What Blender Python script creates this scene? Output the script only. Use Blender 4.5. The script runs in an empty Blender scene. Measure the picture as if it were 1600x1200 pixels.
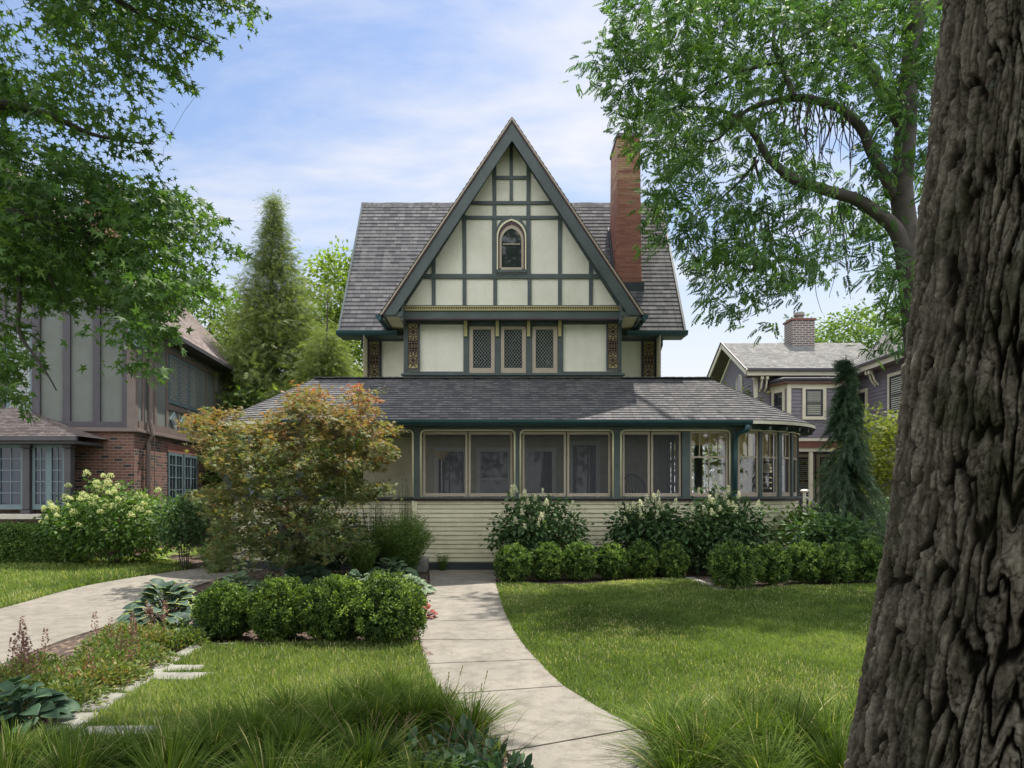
import bpy, math, random
import numpy as np
from mathutils import Vector, Matrix
PI = math.pi
R = math.radians
C = bpy.context.scene.collection
scene = bpy.context.scene

# ------------------------------------------------------------------ camera
FOC, HX, HY, EYE = 1100.0, 800.0, 768.0, 1.65     # focal length in px of the 1600 px wide photo, horizon row
cam_d = bpy.data.cameras.new('camera'); cam = bpy.data.objects.new('camera', cam_d); C.objects.link(cam)
cam.location = (0, 0, EYE); cam.rotation_euler = (R(90), 0, 0)
cam_d.sensor_width = 36; cam_d.lens = 36*FOC/1600; cam_d.shift_y = (HY-600)/1600
cam_d.clip_start = 0.05; cam_d.clip_end = 3000
scene.camera = cam

# ------------------------------------------------------------------ light
SUN = Vector((0.20, 0.42, 1.0)).normalized()
w = bpy.data.worlds.new('World'); scene.world = w; w.use_nodes = True
nt = w.node_tree; nt.nodes.clear()
def N(t, **k):
    n = nt.nodes.new(t)
    for a, b in k.items(): setattr(n, a, b)
    return n
out = N('ShaderNodeOutputWorld'); bg = N('ShaderNodeBackground'); sky = N('ShaderNodeTexSky', sky_type='NISHITA')
sky.sun_disc = False; sky.sun_elevation = math.asin(SUN.z); sky.sun_rotation = math.atan2(SUN.x, SUN.y)
sky.air_density = 1.25; sky.dust_density = 1.0; sky.ozone_density = 2.5
bg.inputs[1].default_value = 0.10
tc = N('ShaderNodeTexCoord'); sep = N('ShaderNodeSeparateXYZ'); nt.links.new(tc.outputs['Generated'], sep.inputs[0])
# flat cloud layer: direction divided by height
add = N('ShaderNodeMath', operation='ADD'); add.inputs[1].default_value = 0.22; nt.links.new(sep.outputs[2], add.inputs[0])
mx = N('ShaderNodeMath', operation='MAXIMUM'); mx.inputs[1].default_value = 0.05; nt.links.new(add.outputs[0], mx.inputs[0])
dx = N('ShaderNodeMath', operation='DIVIDE'); nt.links.new(sep.outputs[0], dx.inputs[0]); nt.links.new(mx.outputs[0], dx.inputs[1])
dy = N('ShaderNodeMath', operation='DIVIDE'); nt.links.new(sep.outputs[1], dy.inputs[0]); nt.links.new(mx.outputs[0], dy.inputs[1])
cmb = N('ShaderNodeCombineXYZ'); nt.links.new(dx.outputs[0], cmb.inputs[0]); nt.links.new(dy.outputs[0], cmb.inputs[1])
mp = N('ShaderNodeMapping'); mp.inputs['Scale'].default_value = (1.0, 1.9, 1); mp.inputs['Rotation'].default_value = (0, 0, R(24)); mp.inputs['Location'].default_value = (3.1, .7, 0)
nt.links.new(cmb.outputs[0], mp.inputs[0])
n1 = N('ShaderNodeTexNoise'); n1.inputs['Scale'].default_value = 1.5; n1.inputs['Detail'].default_value = 9; n1.inputs['Roughness'].default_value = .58; n1.inputs['Distortion'].default_value = .35
nt.links.new(mp.outputs[0], n1.inputs[0])
cr = N('ShaderNodeValToRGB'); cr.color_ramp.elements[0].position = .40; cr.color_ramp.elements[1].position = .70
cr.color_ramp.elements[0].color = (.10, .10, .10, 1); cr.color_ramp.elements[1].color = (.95, .95, .95, 1)
nt.links.new(n1.outputs[0], cr.inputs[0])
hz = N('ShaderNodeMapRange'); hz.inputs['From Min'].default_value = .42; hz.inputs['From Max'].default_value = .12; hz.inputs['To Min'].default_value = 0; hz.inputs['To Max'].default_value = .95
nt.links.new(sep.outputs[2], hz.inputs[0])
mxx = N('ShaderNodeMath', operation='MAXIMUM'); nt.links.new(cr.outputs[0], mxx.inputs[0]); nt.links.new(hz.outputs[0], mxx.inputs[1])
# sky behind the camera brightened and clouded over: added fill for the house front
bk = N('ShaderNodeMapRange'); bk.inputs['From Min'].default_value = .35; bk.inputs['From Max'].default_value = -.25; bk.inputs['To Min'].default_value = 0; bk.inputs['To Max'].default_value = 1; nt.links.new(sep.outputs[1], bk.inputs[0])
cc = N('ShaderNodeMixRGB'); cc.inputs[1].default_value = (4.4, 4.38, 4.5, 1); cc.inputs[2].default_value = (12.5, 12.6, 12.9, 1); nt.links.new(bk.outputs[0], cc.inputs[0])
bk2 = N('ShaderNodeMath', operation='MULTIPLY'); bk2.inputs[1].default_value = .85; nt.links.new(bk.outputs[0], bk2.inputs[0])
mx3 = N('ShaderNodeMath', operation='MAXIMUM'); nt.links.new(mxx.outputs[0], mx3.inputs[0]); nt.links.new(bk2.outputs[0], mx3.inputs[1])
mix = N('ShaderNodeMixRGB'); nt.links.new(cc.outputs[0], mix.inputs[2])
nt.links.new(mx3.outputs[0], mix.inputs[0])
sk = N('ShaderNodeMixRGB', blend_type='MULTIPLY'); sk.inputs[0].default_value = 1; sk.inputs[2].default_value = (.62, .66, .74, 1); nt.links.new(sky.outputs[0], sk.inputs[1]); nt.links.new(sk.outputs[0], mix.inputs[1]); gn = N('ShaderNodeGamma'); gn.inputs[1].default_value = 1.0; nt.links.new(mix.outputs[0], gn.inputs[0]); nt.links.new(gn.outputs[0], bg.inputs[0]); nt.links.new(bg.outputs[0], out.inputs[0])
sd = bpy.data.lights.new('sun', 'SUN'); sun = bpy.data.objects.new('sun', sd); C.objects.link(sun)
sd.energy = 3.9; sd.angle = R(.55); sd.color = (1, .93, .82)
sun.rotation_euler = SUN.to_track_quat('Z', 'Y').to_euler()
scene.view_settings.view_transform = 'Standard'; scene.view_settings.look = 'None'
scene.view_settings.exposure = 1.14; scene.view_settings.gamma = 1

# ------------------------------------------------------------------ helpers
def P(px, py, Y): return Vector(((px-HX)*Y/FOC, Y, EYE+(HY-py)*Y/FOC))
def G(px, py, z=0.0):
    Y = FOC*(EYE-z)/(py-HY); return Vector(((px-HX)*Y/FOC, Y, z))
def wloc(p):
    v = Vector((0, 0, 0))
    while p is not None: v = v+p.location; p = p.parent
    return v
class MB:
    def __init__(s): s.v = []; s.f = []; s.uv = []
    def add(s, vs, fs, uvs=None):
        b = len(s.v); s.v += [tuple(v) for v in vs]
        for i, f in enumerate(fs):
            s.f.append(tuple(b+k for k in f)); s.uv.append(uvs[i] if uvs else None)
        return s
    def box(s, x0, x1, y0, y1, z0, z1):
        if x0 > x1: x0, x1 = x1, x0
        if y0 > y1: y0, y1 = y1, y0
        if z0 > z1: z0, z1 = z1, z0
        return s.add([(x0,y0,z0),(x1,y0,z0),(x1,y1,z0),(x0,y1,z0),(x0,y0,z1),(x1,y0,z1),(x1,y1,z1),(x0,y1,z1)],
              [(0,3,2,1),(4,5,6,7),(0,1,5,4),(1,2,6,5),(2,3,7,6),(3,0,4,7)])
    def beam(s, a, b, w, h, n=(0, -1, 0)):
        "bar from a to b; h is its depth along n, w its width across"
        a = Vector(a); b = Vector(b); d = (b-a).normalized(); n = Vector(n); n = (n-d*n.dot(d)).normalized(); t = d.cross(n)
        vs = []
        for p in (a, b):
            for i, j in ((-1,-1),(1,-1),(1,1),(-1,1)): vs.append(p+t*(w/2*i)+n*(h/2*j))
        return s.add(vs, [(0,1,2,3),(7,6,5,4),(0,4,5,1),(1,5,6,2),(2,6,7,3),(3,7,4,0)])
    def prism(s, poly, d):
        "extrude a polygon by vector d"
        d = Vector(d); n = len(poly); vs = [Vector(p) for p in poly]+[Vector(p)+d for p in poly]
        return s.add(vs, [tuple(range(n))[::-1], tuple(range(n, 2*n))]+[(i, (i+1)%n, n+(i+1)%n, n+i) for i in range(n)])
    def tube(s, pts, rad, seg=6, cap=True):
        pts = [Vector(p) for p in pts]; n = len(pts)
        if not hasattr(rad, '__len__'): rad = [rad]*n
        vs = []; up = None
        for i, p in enumerate(pts):
            d = (pts[min(i+1, n-1)]-pts[max(i-1, 0)]).normalized()
            if up is None: up = Vector((1, 0, 0)) if abs(d.z) > .8 else Vector((0, 0, 1))
            a = d.cross(up)
            if a.length < 1e-4: a = d.cross(Vector((0, 1, .1)))
            a.normalize(); b2 = d.cross(a); up = a.cross(d)
            for k in range(seg):
                t = 2*PI*k/seg; vs.append(p+(a*math.cos(t)+b2*math.sin(t))*rad[i])
        fs = [(i*seg+k, i*seg+(k+1)%seg, (i+1)*seg+(k+1)%seg, (i+1)*seg+k) for i in range(n-1) for k in range(seg)]
        if cap: fs += [tuple(range(seg))[::-1], tuple(range((n-1)*seg, n*seg))]
        return s.add(vs, fs)
    def lathe(s, c, prof, seg=16):
        c = Vector(c); vs = []; n = len(prof)
        for r, z in prof:
            for k in range(seg): vs.append((c.x+r*math.cos(2*PI*k/seg), c.y+r*math.sin(2*PI*k/seg), c.z+z))
        fs = [(i*seg+k, i*seg+(k+1)%seg, (i+1)*seg+(k+1)%seg, (i+1)*seg+k) for i in range(n-1) for k in range(seg)]
        return s.add(vs, fs+[tuple(range(seg))[::-1], tuple(range((n-1)*seg, n*seg))])
    def courses(s, A, B, Cc, D, step, lift, u0=0, v0=0):
        "overlapping strips (shingles, clapboard) on quad A-B (low) to D-C (high)"
        A, B, Cc, D = map(Vector, (A, B, Cc, D)); nrm = (B-A).cross(D-A)
        nrm.normalize(); L = max((D-A).length, (Cc-B).length); n = max(1, round(L/step))
        w1 = (B-A).length; t = (B-A).normalized()
        for i in range(n):
            a0 = A.lerp(D, i/n); b0 = B.lerp(Cc, i/n); a1 = A.lerp(D, (i+1)/n); b1 = B.lerp(Cc, (i+1)/n)
            ua0, ub0, ua1, ub1 = [(q-A).dot(t)+u0 for q in (a0, b0, a1, b1)]; va, vb = v0+i*step, v0+(i+1)*step
            s.add([a0+nrm*lift, b0+nrm*lift, b1+nrm*.001, a1+nrm*.001, a0, b0], [(0,1,2,3), (4,5,1,0)],
                  [((ua0,va),(ub0,va),(ub1,vb-.001),(ua1,vb-.001)), ((ua0,va),(ub0,va),(ub0,va+.002),(ua0,va+.002))])
        return s
    def boards(s, A, B, Cc, D, step, gap=.022, rec=.022):
        "flat boards with a dark reveal under each"
        A, B, Cc, D = map(Vector, (A, B, Cc, D)); nrm = (B-A).cross(D-A).normalized(); L = (D-A).length; n = max(1, round(L/step)); t = (B-A).normalized(); w1 = (B-A).length; g = gap/step
        for i in range(n):
            l = [A.lerp(D, (i+q)/n) for q in (0, g, 1)]; r = [B.lerp(Cc, (i+q)/n) for q in (0, g, 1)]; v = i*step; o = nrm*rec; j = nrm*.004
            s.add([l[0], r[0], r[1], l[1], l[1]+o+j, r[1]+o+j, r[2]+o-j, l[2]+o-j], [(0,1,2,3), (3,2,5,4), (4,5,6,7)])
            s.add([l[2]+o-j, r[2]+o-j, r[2], l[2]], [(0,1,2,3)])
        return s
    def build(s, name, m, parent=None, world=True, autouv=False, smooth=False, bevel=0):
        me = bpy.data.meshes.new(name); off = wloc(parent) if (parent is not None and world) else Vector((0, 0, 0))
        me.from_pydata([(v[0]-off.x, v[1]-off.y, v[2]-off.z) for v in s.v], [], s.f)
        if autouv or any(u is not None for u in s.uv):
            ul = me.uv_layers.new(name='UVMap').data
            for p, uv in zip(me.polygons, s.uv):
                if uv is None:
                    n = p.normal; t = Vector((0, 0, 1)).cross(n)
                    t = t.normalized() if t.length > .02 else Vector((1, 0, 0)); b = n.cross(t)
                    for li in p.loop_indices:
                        co = me.vertices[me.loops[li].vertex_index].co+off; ul[li].uv = (co.dot(t), co.dot(b))
                else:
                    for li, q in zip(p.loop_indices, uv): ul[li].uv = q
        if smooth: me.polygons.foreach_set('use_smooth', [True]*len(me.polygons))
        me.materials.append(m); o = bpy.data.objects.new(name, me); C.objects.link(o)
        if parent is not None: o.parent = parent
        if bevel:
            b = o.modifiers.new('bevel', 'BEVEL'); b.width = bevel; b.segments = 2; b.limit_method = 'ANGLE'
        return o
def tag(o, label=None, cat=None, group=None, kind=None):
    if label: o['label'] = label
    if cat: o['category'] = cat
    if group: o['group'] = group
    if kind: o['kind'] = kind
    return o
def thing(name, label, cat, loc=(0, 0, 0), group=None):
    o = bpy.data.objects.new(name, None); C.objects.link(o); o.location = loc; o.empty_display_size = .2
    return tag(o, label, cat, group)
def copy_tree(o, parent=None):
    c = o.copy(); C.objects.link(c); c.parent = parent
    for ch in list(o.children): copy_tree(ch, c)
    return c

# ------------------------------------------------------------------ materials
def newmat(name):
    m = bpy.data.materials.new(name); m.use_nodes = True; t = m.node_tree; return m, t, t.nodes['Principled BSDF']
def ramp(t, fac, stops):
    r = t.nodes.new('ShaderNodeValToRGB'); e = r.color_ramp.elements
    while len(e) < len(stops): e.new(.5)
    for q, (p, c) in zip(e, stops): q.position = p; q.color = (*c, 1)
    t.links.new(fac, r.inputs[0]); return r.outputs[0]
def noise(t, scale, detail=4, rough=.55, vec=None, mapscale=None):
    n = t.nodes.new('ShaderNodeTexNoise'); n.inputs['Scale'].default_value = scale; n.inputs['Detail'].default_value = detail; n.inputs['Roughness'].default_value = rough
    if vec is None:
        c = t.nodes.new('ShaderNodeTexCoord'); vec = c.outputs['Object']
    if mapscale:
        m = t.nodes.new('ShaderNodeMapping'); m.inputs['Scale'].default_value = mapscale; t.links.new(vec, m.inputs[0]); vec = m.outputs[0]
    t.links.new(vec, n.inputs[0]); return n.outputs[0]
def bump(t, b, h, dist, strength=1):
    n = t.nodes.new('ShaderNodeBump'); n.inputs['Distance'].default_value = dist; n.inputs['Strength'].default_value = strength
    t.links.new(h, n.inputs['Height']); t.links.new(n.outputs[0], b.inputs['Normal']); return n
def mul(c, k): return tuple(x*k for x in c)
def mmix(t, fac, a, b, mode='MIX'):
    m = t.nodes.new('ShaderNodeMixRGB'); m.blend_type = mode
    for i, x in ((0, fac), (1, a), (2, b)):
        if hasattr(x, 'links'): t.links.new(x, m.inputs[i])
        elif i == 0: m.inputs[0].default_value = x
        else: m.inputs[i].default_value = (*x, 1)
    return m.outputs[0]
def mat(name, col, rough=.6, var=.12, scale=3, bmp=0, bscale=60, spec=.4, mapscale=None):
    m, t, b = newmat(name)
    c = ramp(t, noise(t, scale, 6, .6, mapscale=mapscale), [(.3, mul(col, 1-var)), (.7, mul(col, 1+var))])
    t.links.new(c, b.inputs['Base Color']); b.inputs['Roughness'].default_value = rough; b.inputs['Specular IOR Level'].default_value = spec
    if bmp: bump(t, b, noise(t, bscale, 4), bmp)
    return m
def uvnode(t): return t.nodes.new('ShaderNodeUVMap').outputs[0]
def brickmat(name, c1, c2, mortar, bw=.22, bh=.075, msize=.01, dark=None, bias=0.0, rough=.85, band=None):
    m, t, b = newmat(name); uv = uvnode(t)
    br = t.nodes.new('ShaderNodeTexBrick'); br.inputs['Scale'].default_value = 1; br.inputs['Brick Width'].default_value = bw; br.inputs['Row Height'].default_value = bh
    br.inputs['Mortar Size'].default_value = msize; br.inputs['Mortar Smooth'].default_value = .3; br.inputs['Bias'].default_value = bias
    br.inputs['Color1'].default_value = (0, 0, 0, 1); br.inputs['Color2'].default_value = (1, 1, 1, 1); br.inputs['Mortar'].default_value = (.5, .5, .5, 1)
    t.links.new(uv, br.inputs[0])
    st = [(.0, dark or c1), (.22, dark or c1), (.3, c1), (1, c2)] if dark else [(0, c1), (1, c2)]
    base = ramp(t, br.outputs[0], st)
    base = mmix(t, .5, base, ramp(t, noise(t, 30, 5, vec=uv), [(.3, (.55,.55,.55)), (.7, (1.3,1.3,1.3))]), 'MULTIPLY')
    if band: base = band(t, uv, base)
    col = mmix(t, br.outputs['Fac'], base, mortar)
    t.links.new(col, b.inputs['Base Color']); b.inputs['Roughness'].default_value = rough
    inv = t.nodes.new('ShaderNodeMath'); inv.operation = 'SUBTRACT'; inv.inputs[0].default_value = 1; t.links.new(br.outputs['Fac'], inv.inputs[1])
    bump(t, b, inv.outputs[0], .006); return m
def shinglemat(name, a, b_, c, step=.14, wd=.21):
    m, t, b = newmat(name); uv = uvnode(t)
    br = t.nodes.new('ShaderNodeTexBrick'); br.inputs['Scale'].default_value = 1; br.inputs['Brick Width'].default_value = wd; br.inputs['Row Height'].default_value = step
    br.inputs['Mortar Size'].default_value = .007; br.inputs['Mortar Smooth'].default_value = .1; br.offset_frequency = 2; br.squash_frequency = 2; br.squash = .7; br.offset = .37
    br.inputs['Color1'].default_value = (0, 0, 0, 1); br.inputs['Color2'].default_value = (1, 1, 1, 1); br.inputs['Mortar'].default_value = (0, 0, 0, 1)
    t.links.new(uv, br.inputs[0])
    base = ramp(t, br.outputs[0], [(0, a), (.45, b_), (1, c)])
    base = mmix(t, .55, base, ramp(t, noise(t, 220, 3, vec=uv), [(.3, (.5,.5,.5)), (.7, (1.5,1.5,1.5))]), 'MULTIPLY')
    base = mmix(t, .5, base, ramp(t, noise(t, .9, 6, .65, vec=uv), [(.3, (.7,.7,.72)), (.7, (1.2,1.18,1.15))]), 'MULTIPLY')
    # streaks running down the slope
    base = mmix(t, .4, base, ramp(t, noise(t, 1.2, 5, .7, vec=uv, mapscale=(5, .5, 1)), [(.35, (.65,.65,.68)), (.65, (1.15,1.15,1.12))]), 'MULTIPLY')
    t.links.new(base, b.inputs['Base Color']); b.inputs['Roughness'].default_value = .9; b.inputs['Specular IOR Level'].default_value = .25
    bump(t, b, br.outputs[0], .006); return m
def leafmat(name, stops, trans=.35, tcol=(1.25, 1.3, .55), rough=.58, spec=.24, sat=1.0):
    m, t, b = newmat(name)
    at = t.nodes.new('ShaderNodeAttribute'); at.attribute_name = 'v'
    c = ramp(t, at.outputs['Fac'], stops)
    hs = t.nodes.new('ShaderNodeHueSaturation'); hs.inputs['Saturation'].default_value = sat; hs.inputs['Hue'].default_value = .498; t.links.new(c, hs.inputs['Color']); c = hs.outputs[0]
    t.links.new(c, b.inputs['Base Color']); b.inputs['Roughness'].default_value = rough; b.inputs['Specular IOR Level'].default_value = spec
    tr = t.nodes.new('ShaderNodeBsdfTranslucent'); tcn = mmix(t, 1, c, tcol, 'MULTIPLY'); t.links.new(tcn, tr.inputs[0])
    ms = t.nodes.new('ShaderNodeMixShader'); ms.inputs[0].default_value = trans
    t.links.new(b.outputs[0], ms.inputs[1]); t.links.new(tr.outputs[0], ms.inputs[2]); t.links.new(ms.outputs[0], t.nodes['Material Output'].inputs[0])
    return m
def glassmat(name, col=(.02, .025, .03), rough=.03, wav=.0008, spec=.55):
    m, t, b = newmat(name); b.inputs['Base Color'].default_value = (*col, 1); b.inputs['Roughness'].default_value = rough
    b.inputs['Specular IOR Level'].default_value = spec; b.inputs['IOR'].default_value = 1.5
    bump(t, b, noise(t, 2.5, 2), wav); return m
M = {}
def stuccomat():
    m, t, b = newmat('cream_stucco'); c = ramp(t, noise(t, 1.7, 7, .65), [(.3, (.61,.60,.51)), (.7, (.71,.70,.615))])
    c = mmix(t, .28, c, ramp(t, noise(t, 1.0, 7, .75, mapscale=(3.5, 3.5, .8)), [(.34, (.80,.79,.75)), (.52, (1.03,1.03,1.03))]), 'MULTIPLY')
    c = mmix(t, .35, c, ramp(t, noise(t, 35, 6, .7), [(.35, (.86,.86,.85)), (.6, (1.04,1.04,1.04))]), 'MULTIPLY')
    t.links.new(c, b.inputs['Base Color']); b.inputs['Roughness'].default_value = .9; b.inputs['Specular IOR Level'].default_value = .2
    bump(t, b, noise(t, 30, 8, .7, mapscale=(1, 1, 2.2)), .014); return m
M['stucco'] = stuccomat()
M['cream'] = mat('cream_paint', (.60, .57, .40), .55, .06, 4, .001, 200)
def sidingmat():
    m, t, b = newmat('cream_siding'); c = ramp(t, noise(t, 2.2, 6, .65, mapscale=(1, 1, 3)), [(.3, (.52,.495,.35)), (.7, (.66,.63,.47))])
    c = mmix(t, .35, c, ramp(t, noise(t, 1.0, 6, .7, mapscale=(3, 3, .8)), [(.35, (.72,.70,.66)), (.6, (1.05,1.05,1.05))]), 'MULTIPLY')
    t.links.new(c, b.inputs['Base Color']); b.inputs['Roughness'].default_value = .6; b.inputs['Specular IOR Level'].default_value = .3; return m
M['siding'] = sidingmat()
M['green'] = mat('dark_green_paint', (.060, .079, .080), .5, .22, 2.5, .002, 90)
M['teal'] = mat('teal_gutter_paint', (.022, .062, .072), .35, .12, 4)
M['gold'] = mat('gold_paint', (.34, .30, .14), .5, .08, 8)
M['maroon'] = mat('maroon_paint', (.055, .022, .030), .5, .1, 8)
M['taupe'] = mat('taupe_sash_paint', (.34, .29, .23), .5, .05, 8)
M['glass'] = glassmat('window_glass')
M['came'] = mat('lead_came', (.33, .34, .32), .45, .1, 20)
M['shingle'] = shinglemat('roof_shingle', (.068, .069, .076), (.110, .109, .116), (.155, .151, .154))
M['shingle_dark'] = shinglemat('neighbour_shingle', (.16, .13, .12), (.24, .20, .19), (.34, .29, .27), .12, .16)
M['shingle_grey'] = shinglemat('grey_shingle', (.14, .14, .138), (.19, .19, .182), (.25, .25, .238), .13, .2)
def chimney_band(t, uv, base):
    s = t.nodes.new('ShaderNodeSeparateXYZ'); t.links.new(uv, s.inputs[0]); 
    f = noise(t, 9, 3, vec=uv, mapscale=(.15, 1, 1))
    r = t.nodes.new('ShaderNodeMapRange'); r.inputs['From Min'].default_value = 8.6; r.inputs['From Max'].default_value = 9.6; t.links.new(s.outputs[1], r.inputs[0])
    mm = t.nodes.new('ShaderNodeMath'); mm.operation = 'MULTIPLY'; t.links.new(r.outputs[0], mm.inputs[0])
    g = t.nodes.new('ShaderNodeMapRange'); g.inputs['From Min'].default_value = .42; g.inputs['From Max'].default_value = .58; t.links.new(f, g.inputs[0]); t.links.new(g.outputs[0], mm.inputs[1])
    return mmix(t, mm.outputs[0], base, (.36, .24, .13))
M['chimney'] = brickmat('chimney_brick', (.20, .078, .056), (.32, .13, .09), (.17, .10, .08), .30, .056, .006, band=chimney_band)
M['brick'] = brickmat('house_brick', (.12, .055, .042), (.205, .088, .066), (.20, .16, .14), .21, .075, .011, dark=(.035, .03, .032))
M['brick_far'] = brickmat('far_brick', (.09, .07, .07), (.15, .12, .11), (.34, .31, .29), .24, .09, .016)
M['interior'] = mat('porch_interior', (.30, .29, .22), .8, .1, 3)
M['dark'] = mat('dark_interior', (.015, .015, .017), .9, .1, 3)
M['floor'] = mat('porch_floor', (.12, .12, .12), .6, .1, 3)
M['black'] = mat('black_wood', (.012, .012, .012), .4, .1, 3)
M['white'] = mat('white_paint', (.72, .72, .69), .5, .05, 5)
M['grey_stucco'] = mat('grey_stucco', (.150, .162, .152), .9, .08, 2, .004, 50, .2)
M['timber'] = mat('dark_timber', (.062, .056, .068), .55, .15, 3, .001, 120)
M['timber_sunlit'] = mat('sunlit_timber', (.16, .125, .115), .6, .12, 3, .001, 120)  # browner copy of the timber: sunlit tone of the side wall in the colour
M['blue_frame'] = mat('slate_blue_paint', (.12, .17, .19), .5, .08, 6)
M['limestone'] = mat('limestone', (.50, .46, .39), .85, .12, 4, .003, 40)
M['lilac'] = mat('lilac_siding', (.165, .15, .185), .6, .06, 3)
M['trim_cream'] = mat('cream_trim', (.56, .53, .43), .55, .05, 4)
M['redband'] = mat('rust_red_paint', (.15, .055, .04), .5, .1, 4)
M['blind'] = mat('window_blind', (.42, .43, .38), .8, .05, 4)
M['reed'] = mat('reed_shade', (.62, .47, .24), .8, .2, 40, mapscale=(1, 1, .05))
def conc(name, col):
    m, t, b = newmat(name)
    c = ramp(t, noise(t, 1.3, 8, .65), [(.3, mul(col, .78)), (.7, mul(col, 1.12))])
    c = mmix(t, .5, c, ramp(t, noise(t, 90, 3, .7), [(.35, (.75,.74,.72)), (.65, (1.18,1.18,1.18))]), 'MULTIPLY')
    c = mmix(t, .6, c, ramp(t, noise(t, 5, 8, .75), [(.38, (.52,.50,.47)), (.54, (1.06,1.06,1.06))]), 'MULTIPLY')
    t.links.new(c, b.inputs['Base Color']); b.inputs['Roughness'].default_value = .85; bump(t, b, noise(t, 120, 4), .002); return m
M['concrete'] = conc('concrete', (.198, .182, .155))
M['stone'] = conc('edging_stone', (.21, .21, .185))
def soil():
    m, t, b = newmat('mulch_soil')
    v = t.nodes.new('ShaderNodeTexVoronoi'); v.inputs['Scale'].default_value = 38; c0 = t.nodes.new('ShaderNodeTexCoord'); mp_ = t.nodes.new('ShaderNodeMapping'); mp_.inputs['Scale'].default_value = (1, .5, 1)
    t.links.new(c0.outputs['Object'], mp_.inputs[0]); t.links.new(mp_.outputs[0], v.inputs[0])
    s = t.nodes.new('ShaderNodeSeparateColor'); t.links.new(v.outputs['Color'], s.inputs[0])
    c = ramp(t, s.outputs[0], [(0, (.022,.014,.010)), (.5, (.065,.042,.032)), (.85, (.12,.085,.065)), (1, (.24,.18,.13))])
    t.links.new(c, b.inputs['Base Color']); b.inputs['Roughness'].default_value = .95; bump(t, b, v.outputs['Distance'], .02); return m
M['soil'] = soil()
M['turf'] = mat('turf_base', (.055, .085, .022), .95, .5, 1.5, .01, 30)
M['bark'] = mat('smooth_bark', (.07, .06, .055), .9, .3, 6, .01, 30)
M['bark_grey'] = mat('grey_bark', (.13, .12, .105), .9, .3, 8, .006, 40)
# insect screen: a fine mesh seen as a grey veil
def screenmat():
    m, t, b = newmat('insect_screen'); b.inputs['Base Color'].default_value = (.055, .057, .07, 1); b.inputs['Roughness'].default_value = .6
    tr = t.nodes.new('ShaderNodeBsdfTransparent'); ms = t.nodes.new('ShaderNodeMixShader'); ms.inputs[0].default_value = .5
    t.links.new(tr.outputs[0], ms.inputs[1]); t.links.new(b.outputs[0], ms.inputs[2]); t.links.new(ms.outputs[0], t.nodes['Material Output'].inputs[0]); return m
M['screen'] = screenmat()
def clearglass():
    m, t, b = newmat('clear_glass'); tr = t.nodes.new('ShaderNodeBsdfTransparent'); tr.inputs[0].default_value = (.88, .9, .9, 1)
    g = t.nodes.new('ShaderNodeBsdfGlossy'); g.inputs['Roughness'].default_value = .02
    fr = t.nodes.new('ShaderNodeFresnel'); fr.inputs[0].default_value = 1.6
    a = t.nodes.new('ShaderNodeMath'); a.operation = 'MULTIPLY'; a.inputs[1].default_value = 1.6; t.links.new(fr.outputs[0], a.inputs[0])
    ms = t.nodes.new('ShaderNodeMixShader'); t.links.new(a.outputs[0], ms.inputs[0]); t.links.new(tr.outputs[0], ms.inputs[1]); t.links.new(g.outputs[0], ms.inputs[2])
    t.links.new(ms.outputs[0], t.nodes['Material Output'].inputs[0]); return m
M['clear'] = clearglass()
# ------------------------------------------------------------------ main house
H = thing('gabled_house', 'cream and dark green half-timbered house with steep front gable and rounded screened porch', 'house', (0, 17, 0))
YC, RE, RW, XE = 16.6, 2.30, 1.95, 4.65       # porch: axis depth, eave radius, wall radius, end-circle x
ZE, ZA = 3.10, 4.31
# --- porch roof
mb = MB()
sl = math.hypot(RE, ZA-ZE)
mb.courses((-XE, YC-RE, ZE), (XE, YC-RE, ZE), (XE, YC, ZA), (-XE, YC, ZA), .14, .017)
SEG = 40
for side in (1, -1):
    for k in range(SEG):
        a0 = -PI/2+PI*k/SEG; a1 = -PI/2+PI*(k+1)/SEG
        if side == 1: c0, c1 = a0, a1
        else: c0, c1 = PI-a1, PI-a0
        A = (side*XE+RE*math.cos(c0), YC+RE*math.sin(c0), ZE); B = (side*XE+RE*math.cos(c1), YC+RE*math.sin(c1), ZE)
        ap = (side*XE, YC, ZA); mb.courses(A, B, ap, ap, .14, .017, u0=20+RE*c0)
mb.courses((XE, YC+RE, ZE), (-XE, YC+RE, ZE), (-XE, YC, ZA), (XE, YC, ZA), .14, .012)
pr = mb.build('porch_roof', M['shingle'], H)
# ridge cap shingles
cap = MB(); x = -XE
while x < XE: cap.beam((x, YC, ZA+.015+.004*math.sin(x*9)), (x+.2, YC, ZA+.022), .22, .02, (0, 0, 1)); x += .18
cap.build('ridge_cap', M['shingle'], pr, autouv=True)
# gutter, soffit, frieze
mb = MB(); xg = 4.86
mb.prism([(-xg, YC-RE-.015, ZE-.015), (-xg, YC-RE-.13, ZE-.005), (-xg, YC-RE-.12, ZE-.05), (-xg, YC-RE-.07, ZE-.105), (-xg, YC-RE-.015, ZE-.11)], (2*xg, 0, 0))
mb.build('gutter', M['teal'], pr, bevel=.006)
pts = [(XE+(RE+.0)*math.cos(-PI/2+PI*k/SEG), YC+RE*math.sin(-PI/2+PI*k/SEG)) for k in range(SEG+1)]
for side in (1, -1):
    mb = MB()
    for (x0, y0), (x1, y1) in zip(pts, pts[1:]): mb.beam((side*x0, y0, ZE-.035), (side*x1, y1, ZE-.035), .03 if 0 else .06, .03, (0, 0, 1)) if 0 else mb.add(
        [(side*x0, y0, ZE-.002), (side*x1, y1, ZE-.002), (side*x1, y1, ZE-.07), (side*x0, y0, ZE-.07)], [(0,1,2,3)])
    mb.build('eave_edge', M['trim_cream'], pr)
mb = MB(); zs = ZE-.09
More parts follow.
